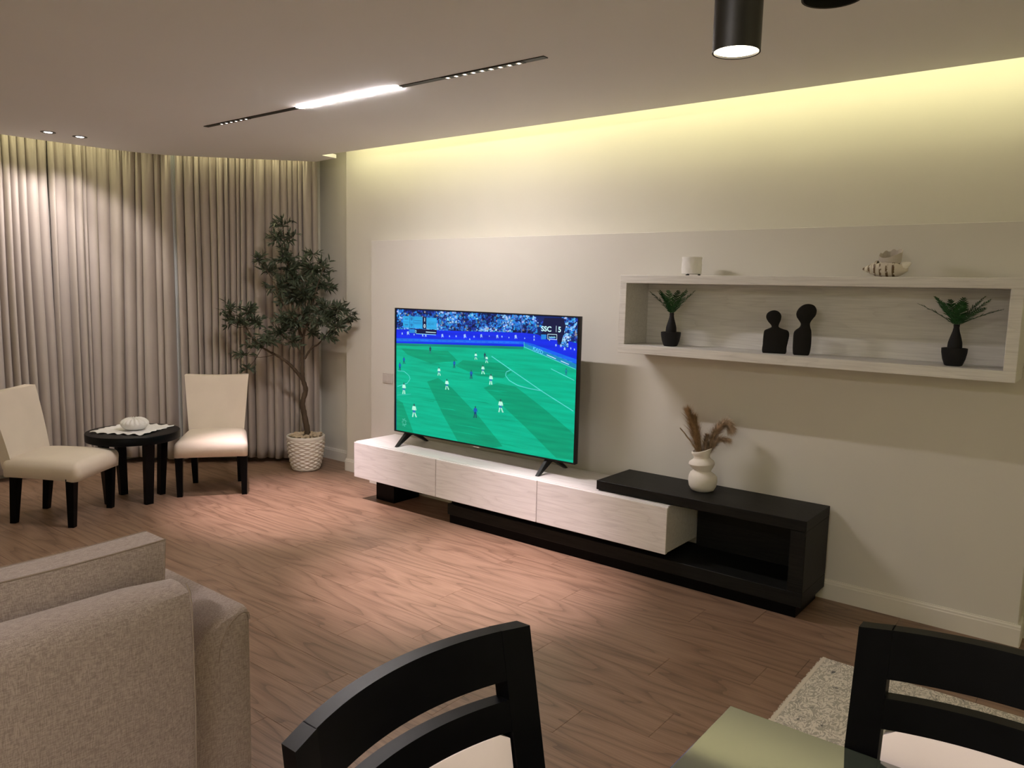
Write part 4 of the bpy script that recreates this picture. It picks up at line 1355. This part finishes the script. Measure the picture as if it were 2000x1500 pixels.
# ================================================================== dining chairs
def dining_chair(label, x, y, rz):
    """local +x is the front of the chair"""
    t = thing('dining_chair', label, 'chair', (x, y, 0), rz, 'black dining chairs at the glass table')
    lean = lambda z: -0.148 - 0.235 * max(0, z - 0.46) ** 1.0 * 0.72
    H = 0.972
    for s in (-1, 1):
        bm = bm_new()
        zs = [0.0, 0.25, 0.46, 0.65, 0.82, H]
        rg = []
        for z in zs:
            xc = (lean(z) if z >= 0.46 else -0.148 - 0.045 * (0.46 - z) / 0.46)
            y0, y1 = s * 0.200, s * 0.252
            b0 = -0.062 * (1 - (0.200 / 0.252) ** 2) * min(1, max(0, (z - 0.40) / 0.3))
            rg.append([bm.verts.new(p) for p in ((xc + b0 - 0.015, y0, z), (xc + b0 + 0.015, y0, z), (xc + 0.015, y1, z), (xc - 0.015, y1, z))])
        for a, b in zip(rg, rg[1:]):
            for i in range(4):
                k = (i + 1) % 4
                bm.faces.new((a[i], a[k], b[k], b[i]))
        bm.faces.new(rg[0]); bm.faces.new(rg[-1])
        bevel_all(bm, 0.003, 2, 50)
        obj('back_post', bm, 'black_lacquer', t, True)
    def bowed(name, z0, z1, th, mt, w=0.202, puff=0.0, rnd=0.0, bulge=0.05, bev=0.003, dz=0.0):
        bm = bm_new()
        n = 20
        rg = []
        for i in range(n + 1):
            f = i / n * 2 - 1
            yv = w * f
            bow = -0.062 * (1 - (yv / 0.252) ** 2)
            ex = rnd * (1 - math.sqrt(max(0, 1 - max(0, (abs(f) - (1 - rnd / w)) / (rnd / w)) ** 2))) if rnd else 0
            za, zb = z0 + ex, z1 - ex + dz * (1 - f * f)
            pf = puff * (1 - f ** 6)
            rg.append([bm.verts.new(p) for p in ((lean(za) + bow - th, yv, za), (lean(za) + bow + th + pf * 0.3, yv, za), (lean((za + zb) / 2) + bow + th + pf, yv, (za + zb) / 2), (lean(zb) + bow + th + pf * 0.3, yv, zb), (lean(zb) + bow - th, yv, zb))])
        for a, b in zip(rg, rg[1:]):
            for i in range(5):
                k = (i + 1) % 5
                bm.faces.new((a[i], a[k], b[k], b[i]))
        bm.faces.new(rg[0]); bm.faces.new(rg[-1])
        if bev: bevel_all(bm, bev, 2, 45)
        obj(name, bm, mt, t, True)
    bowed('top_rail', 0.884, H, 0.014, 'black_lacquer')
    bowed('middle_rail', 0.795, 0.850, 0.014, 'black_lacquer')
    bowed('lower_rail', 0.50, 0.53, 0.012, 'black_lacquer')
    bowed('back_pad', 0.530, 0.795, 0.012, 'pad_cream', 0.196, 0.014, 0.012)
    bm = bm_new(); add_box(bm, -0.17, 0.235, -0.235, 0.235, 0.40, 0.445, 0.004, 1)
    obj('seat_frame', bm, 'black_lacquer', t, True)
    bm = bm_new(); add_box(bm, -0.165, 0.240, -0.235, 0.235, 0.445, 0.490, 0.018, 3)
    obj('seat_pad', bm, 'pad_cream', t, True)
    for s in (-1, 1):
        bm = bm_new()
        add_hexa(bm, [(0.195, s * 0.21 - 0.015, 0), (0.225, s * 0.21 - 0.015, 0), (0.225, s * 0.21 + 0.015, 0), (0.195, s * 0.21 + 0.015, 0)],
                 [(0.188, s * 0.21 - 0.022, 0.41), (0.232, s * 0.21 - 0.022, 0.41), (0.232, s * 0.21 + 0.022, 0.41), (0.188, s * 0.21 + 0.022, 0.41)])
        bevel_all(bm, 0.003, 1)
        obj('front_leg', bm, 'black_lacquer', t, True)
    return t


RUG_Z = 0.009
c1 = dining_chair('black dining chair with curved back at the left end of the table', -0.565, 0.818, 0.0)
c1.location.z = RUG_Z
c2 = dining_chair('black dining chair across the glass table, at the lower right corner', -0.073, 1.245, math.radians(-90))
c2.location.z = RUG_Z

# ================================================================== glass dining table
t = thing('dining_table', 'dark glass-topped dining table at the lower right', 'table', (0.267, 0.9685, RUG_Z))
bm = bm_new()
add_box(bm, -0.808, 0.808, -0.455, 0.455, 0.746, 0.756, 0.0015, 2)
gt = obj('glass_top', bm, 'tinted_glass', t)
gt.data.materials.append(MATS['glass_edge'])
for p in gt.data.polygons:
    if abs(p.normal.z) < 0.8: p.material_index = 1
bm = bm_new()
for (a, b, c, d) in ((-0.74, 0.74, -0.40, -0.37), (-0.74, 0.74, 0.37, 0.40), (-0.74, -0.71, -0.37, 0.37), (0.71, 0.74, -0.37, 0.37)):
    add_box(bm, a, b, c, d, 0.66, 0.7455)
obj('apron', bm, 'black_lacquer', t)
for sx in (-1, 1):
    for sy in (-1, 1):
        box('leg', 'black_lacquer', t, sx * 0.715 - 0.035, sx * 0.715 + 0.035, sy * 0.42 - 0.03, sy * 0.42 + 0.03, 0.0, 0.7455, 0.004, 1)

# ================================================================== rug
t = thing('area_rug', 'cream and grey patterned rug with dark flecks under the dining table', 'rug', (0.35, 1.35, 0))
bm = bm_new()
nx_, ny_ = 60, 100
add_box(bm, -1.240, 1.24, -2.02, 2.05, 0.0005, RUG_Z, 0.003, 1)
obj('pile', bm, 'rug_pattern', t, True)
bm = bm_new()
rr = random.Random(3)
for i in range(500):
    y = -2.02 + 4.07 * i / 500
    l = rr.uniform(0.004, 0.011)
    add_box(bm, -1.240 - l, -1.239, y, y + 0.0045, 0.001, 0.005)
    add_box(bm, 1.239, 1.240 + l, y, y + 0.0045, 0.001, 0.005)
o = obj('fringe', bm, 'rug_fringe', t); o['kind'] = 'stuff'
box('border', 'rug_fringe', t, -1.2405, -1.226, -2.02, 2.05, 0.002, RUG_Z + 0.001)

# ================================================================== things on the wall shelf
def fern(label, x, y, scale, seed, spread):
    t = thing('fern_plant', label, 'plant', (x, y, ZSH), 0, 'small ferns in black pots on the wall shelf')
    bm = bm_new()
    def sq(r, z, a):
        k = 1 / max(abs(math.cos(a)), abs(math.sin(a)))
        return r * (0.72 + 0.28 * min(k, 1.35)), z, 0, 0
    add_lathe(bm, [(0.030, 0.0), (0.036, 0.003), (0.046, 0.030), (0.0515, 0.060), (0.0525, 0.079), (0.048, 0.080), (0.045, 0.070)], 40, True, True, 0, 0, sq)
    obj('pot', bm, 'pot_black', t, True)
    bm = bm_new()
    add_lathe(bm, [(0.029, 0.068), (0.030, 0.085), (0.0285, 0.105), (0.022, 0.130), (0.0145, 0.155), (0.0115, 0.172), (0.013, 0.182), (0.010, 0.186)], 24)
    obj('trunk', bm, 'pot_black', t, True)
    rf = random.Random(seed)
    for (ax, az, ln) in spread:
        bm = bm_new()
        dirh = Vector((math.cos(ax), math.sin(ax), 0))
        n = 16
        pts = []
        p = Vector((0, 0, 0.182)) + dirh * 0.006
        ang = az - 0.08
        for i in range(n + 1):
            pts.append(p.copy())
            d = dirh * math.cos(ang) + Vector((0, 0, math.sin(ang)))
            p = p + d * (ln * 1.08 / n)
            ang -= 0.014
        add_tube(bm, pts, [0.0014 * (1 - 0.6 * i / n) for i in range(n + 1)], 5)
        for i in range(1, n + 1):
            tt = i / n
            d = (pts[i] - pts[i - 1]).normalized()
            sd = d.cross(Vector((0, 0, 1)))
            if sd.length < 0.1: sd = Vector((-dirh.y, dirh.x, 0))
            sd.normalize()
            L = 0.037 * math.sin(math.pi * (0.16 + 0.80 * tt)) ** 0.8 + 0.004
            for s in (-1, 1):
                e = (sd * s * 0.9 + d * 0.55 + Vector((0, 0, rf.uniform(-0.15, 0.25)))).normalized()
                w = d * 0.0036
                a = pts[i] - w; b = pts[i] + w
                q = pts[i] + e * L
                m1 = pts[i] + e * L * 0.55
                up = Vector((0, 0, 0.0015))
                v = [bm.verts.new(c) for c in (a, m1 - w * 1.05, q, m1 + w * 1.05, b, m1 + up)]
                bm.faces.new((v[0], v[1], v[5])); bm.faces.new((v[1], v[2], v[5])); bm.faces.new((v[2], v[3], v[5])); bm.faces.new((v[3], v[4], v[5])); bm.faces.new((v[0], v[5], v[4]))
        obj('frond', bm, 'fern_green', t)
    return t


fern('small green fern in black pot at the left end of the wall shelf', -1.975, 3.955, 1, 1,
     [(3.35, 0.95, 0.155), (2.9, 1.15, 0.14), (0.1, 1.0, 0.16), (-0.35, 1.1, 0.15), (1.6, 1.3, 0.13), (-1.5, 1.3, 0.13), (0.6, 1.3, 0.14), (-2.3, 1.25, 0.12), (3.7, 1.2, 0.13)])
fern('spreading green fern in black pot at the right end of the wall shelf', -0.575, 3.955, 1, 2,
     [(3.25, 0.72, 0.165), (2.75, 1.05, 0.15), (0.05, 0.62, 0.165), (-0.25, 0.95, 0.155), (1.5, 1.2, 0.13), (-1.3, 1.0, 0.13), (0.5, 1.1, 0.15), (-2.3, 1.05, 0.13), (3.7, 1.1, 0.14), (-0.7, 0.7, 0.15), (2.2, 1.2, 0.12)])


def closed_spline(pts, n=5):
    out = []
    N = len(pts)
    P = [Vector(p) for p in pts]
    for i in range(N):
        p0, p1, p2, p3 = P[i - 1], P[i], P[(i + 1) % N], P[(i + 2) % N]
        for k in range(n):
            s = k / n
            out.append(0.5 * ((2 * p1) + (-p0 + p2) * s + (2 * p0 - 5 * p1 + 4 * p2 - p3) * s * s + (-p0 + 3 * p1 - 3 * p2 + p3) * s ** 3))
    return out


def figure(name, label, x, y, pts, sc, x0, zb, th, rz=0.0):
    P = closed_spline([((px - x0) * sc, (zb - py) * sc) for px, py in pts])
    P = [(p.x, max(0.0, p.y)) for p in P]
    area = sum(P[i - 1][0] * P[i][1] - P[i][0] * P[i - 1][1] for i in range(len(P)))
    if area < 0: P = P[::-1]
    bm = bm_new()
    cx = sum(p[0] for p in P) / len(P); cz = sum(p[1] for p in P) / len(P)
    steps = [(-1.0, 0.90), (-0.88, 0.965), (-0.6, 1.0), (0.6, 1.0), (0.88, 0.965), (1.0, 0.90)]
    rg = []
    for (d, s) in steps:
        ring = []
        n = len(P)
        for i, p in enumerate(P):
            a, b = P[i - 1], P[(i + 1) % n]
            tx, tz = b[0] - a[0], b[1] - a[1]
            l = math.hypot(tx, tz) or 1
            off = (1 - s) * 0.05
            nx, nz = -tz / l * off, tx / l * off
            sgn = 1
            ring.append(bm.verts.new((p[0] + nx, d * th, max(0, p[1] + nz))))
        rg.append(ring)
    for a, b in zip(rg, rg[1:]):
        n = len(a)
        for i in range(n):
            k = (i + 1) % n
            bm.faces.new((a[i], a[k], b[k], b[i]))
    for ring in (rg[0], rg[-1]):
        for tri in tessellate_polygon([[Vector((v.co.x, v.co.z, 0)) for v in ring]]):
            bm.faces.new([ring[i] for i in tri])
    o = obj(name, bm, 'figure_black', None, True, (x, y, ZSH))
    o.rotation_euler = (0, 0, rz)
    return tag(o, label, 'figurine', 'black abstract figurines on the wall shelf')


F1 = [(1303, 1165), (1297, 1060), (1299, 960), (1308, 918), (1345, 897), (1376, 880), (1371, 856), (1342, 824), (1316, 778), (1322, 735), (1354, 706), (1397, 696), (1440, 708), (1470, 745), (1470, 795), (1452, 850), (1455, 878), (1500, 897), (1548, 912), (1565, 950), (1560, 1010), (1547, 1090), (1536, 1165), (1420, 1166)]
figure('bust_figurine', 'black abstract bust figurine with broad shoulders, left of the taller one', -1.386, 3.955, F1[::-1], 0.00047, 1425, 1165, 0.013, math.radians(20))
F2 = [(1625, 1185), (1610, 1140), (1606, 1040), (1608, 950), (1630, 915), (1662, 888), (1673, 852), (1652, 815), (1628, 780), (1622, 735), (1645, 685), (1690, 648), (1745, 638), (1795, 655), (1821, 700), (1815, 755), (1785, 800), (1765, 840), (1768, 880), (1783, 930), (1789, 1020), (1786, 1120), (1768, 1185), (1700, 1188)]
figure('tall_figurine', 'tall slim black abstract figurine with an oversized round head', -1.249, 3.955, F2[::-1], 0.00047, 1700, 1186, 0.014, math.radians(20))

# candle cup on top of the shelf
t = thing('candle_cup', 'white embossed candle cup standing on top of the wall shelf', 'candle holder', (-1.884, 3.985, SZ1))
bm = bm_new()
def emb(r, z, a):
    if 0.014 < z < 0.092 and r > 0.05:
        return r + 0.0022 * (noise.noise(Vector((math.cos(a) * 3.2, math.sin(a) * 3.2, z * 45))) + math.sin(a * 8 + z * 90) * 0.45), z, 0, 0
    return r, z, 0, 0
add_lathe(bm, [(0.044, 0.010), (0.053, 0.011)] + [(0.0535, 0.013 + 0.008 * i) for i in range(11)] + [(0.0545, 0.100), (0.053, 0.103), (0.049, 0.102), (0.048, 0.06), (0.046, 0.055)], 64, True, True, 0, 0, emb)
obj('cup', bm, 'porcelain', t, True)
for a in (30, 150, 270):
    bm = bm_new(); add_lathe(bm, [(0.006, 0.0), (0.0075, 0.003), (0.006, 0.011)], 12, True, True, 0.042 * math.cos(math.radians(a)), 0.042 * math.sin(math.radians(a)))
    obj('foot', bm, 'metal_black', t, True)

# sea shell on top of the shelf: spire to the left, open body with a jagged lip
t = thing('sea_shell', 'large brown-striped sea shell with open jagged lip on the shelf', 'shell', (-0.895, 3.985, SZ1))
AX = 0.044
prof = [(-0.106, 0.002), (-0.100, 0.007), (-0.094, 0.0095), (-0.091, 0.009), (-0.084, 0.015), (-0.078, 0.0175), (-0.075, 0.0165), (-0.066, 0.024), (-0.060, 0.0265), (-0.057, 0.0255), (-0.046, 0.034), (-0.038, 0.0375), (-0.035, 0.0365),
        (-0.020, 0.0425), (0.0, 0.0445), (0.02, 0.0445), (0.04, 0.043), (0.055, 0.039), (0.07, 0.030), (0.085, 0.018), (0.096, 0.009)]
seg = 40
def shell_surf(scale, lo, hi, lip):
    bm = bm_new()
    rg = []
    for (x, r) in prof:
        ring = []
        for i in range(seg):
            a = 2 * math.pi * i / seg
            rr = r * scale * (1 + 0.02 * math.cos(14 * a) * (r > 0.012))
            cz = AX - max(0, (0.0445 - r)) * 0.15
            ring.append(bm.verts.new((x, rr * math.cos(a), cz + rr * math.sin(a))))
        rg.append(ring)
    for k, (a, b) in enumerate(zip(rg, rg[1:])):
        for i in range(seg):
            j = (i + 1) % seg
            ang = (i + 0.5) / seg * 360
            if 12 <= k <= 17 and lo < ang < hi: continue
            bm.faces.new((a[i], a[j], b[j], b[i]))
    bm.faces.new(rg[0]); bm.faces.new(rg[-1][::-1])
    return bm
bm = shell_surf(1.0, 42, 140, True)
o = obj('body', bm, 'shell_striped', t, True)
o.modifiers.new('thickness', 'SOLIDIFY').thickness = 0.003
bm = bm_new()      # flaring mouth above the opening: low in front, high and torn at the back
nl = 36
base_, rim_, base2, rim2 = [], [], [], []
rj = random.Random(4)
for i in range(nl):
    a = 2 * math.pi * i / nl
    cx_ = 0.016
    bx, by = cx_ + 0.048 * math.cos(a), 0.036 * math.sin(a)
    zb = AX + math.sqrt(max(0.0, 0.0445 ** 2 - by * by)) - 0.008 - 0.012 * max(0, math.cos(a))
    back_ = 0.5 + 0.5 * math.sin(a + 0.35)
    jag = (0.0045 if i % 4 < 2 else -0.003) * (back_ > 0.45)
    zr = AX + 0.046 + 0.040 * back_ ** 0.8 + jag + 0.004 * max(0, math.cos(a))
    fl = 1.02 + 0.08 * back_
    for lst, k in ((base_, 1.0), (base2, 0.90)):
        lst.append(bm.verts.new((cx_ + (bx - cx_) * k, by * k, zb)))
    rim_.append(bm.verts.new((cx_ + (bx - cx_) * fl, by * fl, zr)))
    rim2.append(bm.verts.new((cx_ + (bx - cx_) * (fl - 0.07), by * (fl - 0.08), zr)))
for i in range(nl):
    j = (i + 1) % nl
    bm.faces.new((base_[i], base_[j], rim_[j], rim_[i]))
    bm.faces.new((rim_[i], rim_[j], rim2[j], rim2[i]))
    bm.faces.new((rim2[i], rim2[j], base2[j], base2[i]))
obj('mouth', bm, 'shell_mouth', t)
bm = bm_new()      # pointed tail at the right end
add_lathe(bm, [(0.022, 0.0), (0.020, 0.012), (0.013, 0.026), (0.004, 0.040)], 14)
o = obj('tail', bm, 'vase_ceramic', t, True, (0.072, -0.002, AX + 0.006))
o.rotation_euler = (0, math.radians(62), 0)

# ================================================================== vase with dried grasses
VX, VY, VZ = -1.735, 3.945, 0.502
bm = bm_new()
rings_ = [  # radius, height, x offset, tilt
    (0.050, 0.000, 0.000, 0.0), (0.062, 0.006, 0.000, 0.0), (0.074, 0.028, 0.0, 0.0), (0.079, 0.055, 0.0, 0.0), (0.077, 0.078, 0.0, -0.02), (0.068, 0.096, -0.002, -0.05), (0.052, 0.107, -0.004, -0.07), (0.047, 0.113, -0.005, -0.05),
    (0.052, 0.122, -0.006, 0.0), (0.064, 0.137, -0.008, 0.05), (0.0705, 0.152, -0.010, 0.07), (0.066, 0.164, -0.011, 0.09), (0.050, 0.176, -0.011, 0.12), (0.043, 0.184, -0.011, 0.14),
    (0.043, 0.194, -0.011, 0.18), (0.048, 0.206, -0.012, 0.22), (0.054, 0.219, -0.013, 0.26), (0.054, 0.229, -0.012, 0.29), (0.050, 0.231, -0.012, 0.29), (0.046, 0.222, -0.012, 0.27), (0.038, 0.200, -0.011, 0.2)]
R_ = []
vd = Vector((0.85, 0.53, 0)).normalized()
vs_ = Vector((-vd.y, vd.x, 0))
for (r, z, ox, tl) in rings_:
    ring = []
    for i in range(48):
        a = 2 * math.pi * i / 48
        x, y = ox + r * math.cos(a), r * math.sin(a)
        ring.append(bm.verts.new(vd * x + vs_ * y + Vector((0, 0, max(0, z + r * math.cos(a) * tl)))))
    R_.append(ring)
for a, b in zip(R_, R_[1:]):
    for i in range(48):
        j = (i + 1) % 48
        bm.faces.new((a[i], a[j], b[j], b[i]))
bm.faces.new(R_[0][::-1]); bm.faces.new(R_[-1])
o = obj('vase', bm, 'vase_ceramic', None, True, (VX, VY, VZ))
tag(o, 'white wavy three-bulge ceramic vase on the black console', 'vase')


def grass(label, pts, hair, seed, mt='plume', wid=0.02, droop=0.3, start=0.35, rs=0.0014, hl=0.05):
    t = thing('dried_grass', label, 'dried grass', (VX, VY, VZ + 0.15), 0, 'dried grasses in the white vase')
    P = spline([vd * a + vs_ * b + Vector((0, 0, c - 0.15)) for a, b, c in pts], 8)
    bm = bm_new(); add_tube(bm, P, [rs * (1 - 0.5 * i / len(P)) for i in range(len(P))], 6)
    obj('stem', bm, 'stalk', t, True)
    if hair:
        rg = random.Random(seed)
        V, F = [], []
        n = len(P) - 1
        for k in range(hair):
            f = start + (1 - start) * rg.random() ** 0.8
            i = min(n - 1, int(f * n))
            p = P[i].lerp(P[i + 1], f * n - i)
            d = (P[i + 1] - P[i]).normalized()
            s = Vector((rg.gauss(0, 1), rg.gauss(0, 1), rg.gauss(0, 0.6))); s = (s - d * s.dot(d)); s.normalize()
            env = math.sin(math.pi * min(1, max(0.05, (f - start) / (1 - start) * 0.85 + 0.15)))
            L = hl * rg.uniform(0.5, 1.2) * (0.55 + 0.45 * env)
            e = (d * 1.0 + s * wid / 0.02 * rg.uniform(0.2, 1.0)).normalized()
            q1 = p + e * L * 0.55
            q2 = p + e * L + Vector((0, 0, -droop * L * rg.uniform(0.2, 0.9)))
            w = d.cross(s) * 0.0008
            b = len(V)
            V += [p - w, p + w, q1 + w * 0.9, q1 - w * 0.9, q2]
            F += [(b, b + 1, b + 2, b + 3), (b + 3, b + 2, b + 4)]
        me = bpy.data.meshes.new('plume'); me.from_pydata(V, [], F); me.materials.append(MATS[mt])
        o = bpy.data.objects.new('plume', me); COL.objects.link(o); o.parent = t; o['kind'] = 'stuff'
    return t


grass('tall dense brown plume standing left in the white vase', [(0.0, 0, 0.16), (-0.03, 0.0, 0.23), (-0.06, 0.01, 0.33), (-0.092, 0.01, 0.425)], 1500, 1, 'plume_dark', 0.017, 0.05, 0.18, 0.002, 0.10)
grass('thinner brown plume beside the tallest one in the vase', [(0.0, 0.01, 0.16), (-0.025, 0.01, 0.24), (-0.045, 0.02, 0.32), (-0.058, 0.02, 0.385)], 1000, 2, 'plume_dark', 0.015, 0.05, 0.18, 0.002, 0.09)
grass('bare slim stalk leaning far left out of the vase', [(-0.01, -0.01, 0.16), (-0.045, -0.01, 0.225), (-0.09, -0.01, 0.29), (-0.128, -0.012, 0.335)], 500, 3, 'stalk', 0.005, 0.0, 0.15, 0.0036, 0.035)
grass('feathery tan plume arching over to the right of the vase', [(0.01, 0, 0.17), (0.03, 0, 0.25), (0.055, 0, 0.325), (0.10, 0.0, 0.375), (0.135, 0.0, 0.352)], 2600, 4, 'plume', 0.034, 0.35, 0.12, 0.0016, 0.075)
grass('feathery tan plume drooping lowest to the right of the vase', [(0.01, -0.01, 0.17), (0.035, -0.01, 0.235), (0.07, -0.01, 0.285), (0.120, -0.01, 0.290)], 1200, 5, 'plume', 0.030, 0.45, 0.15, 0.0016, 0.06)
grass('short pale tuft in the middle of the vase opening', [(0.0, 0.01, 0.17), (0.005, 0.01, 0.23), (0.012, 0.01, 0.300)], 900, 6, 'plume', 0.026, 0.2, 0.15, 0.0016, 0.055)
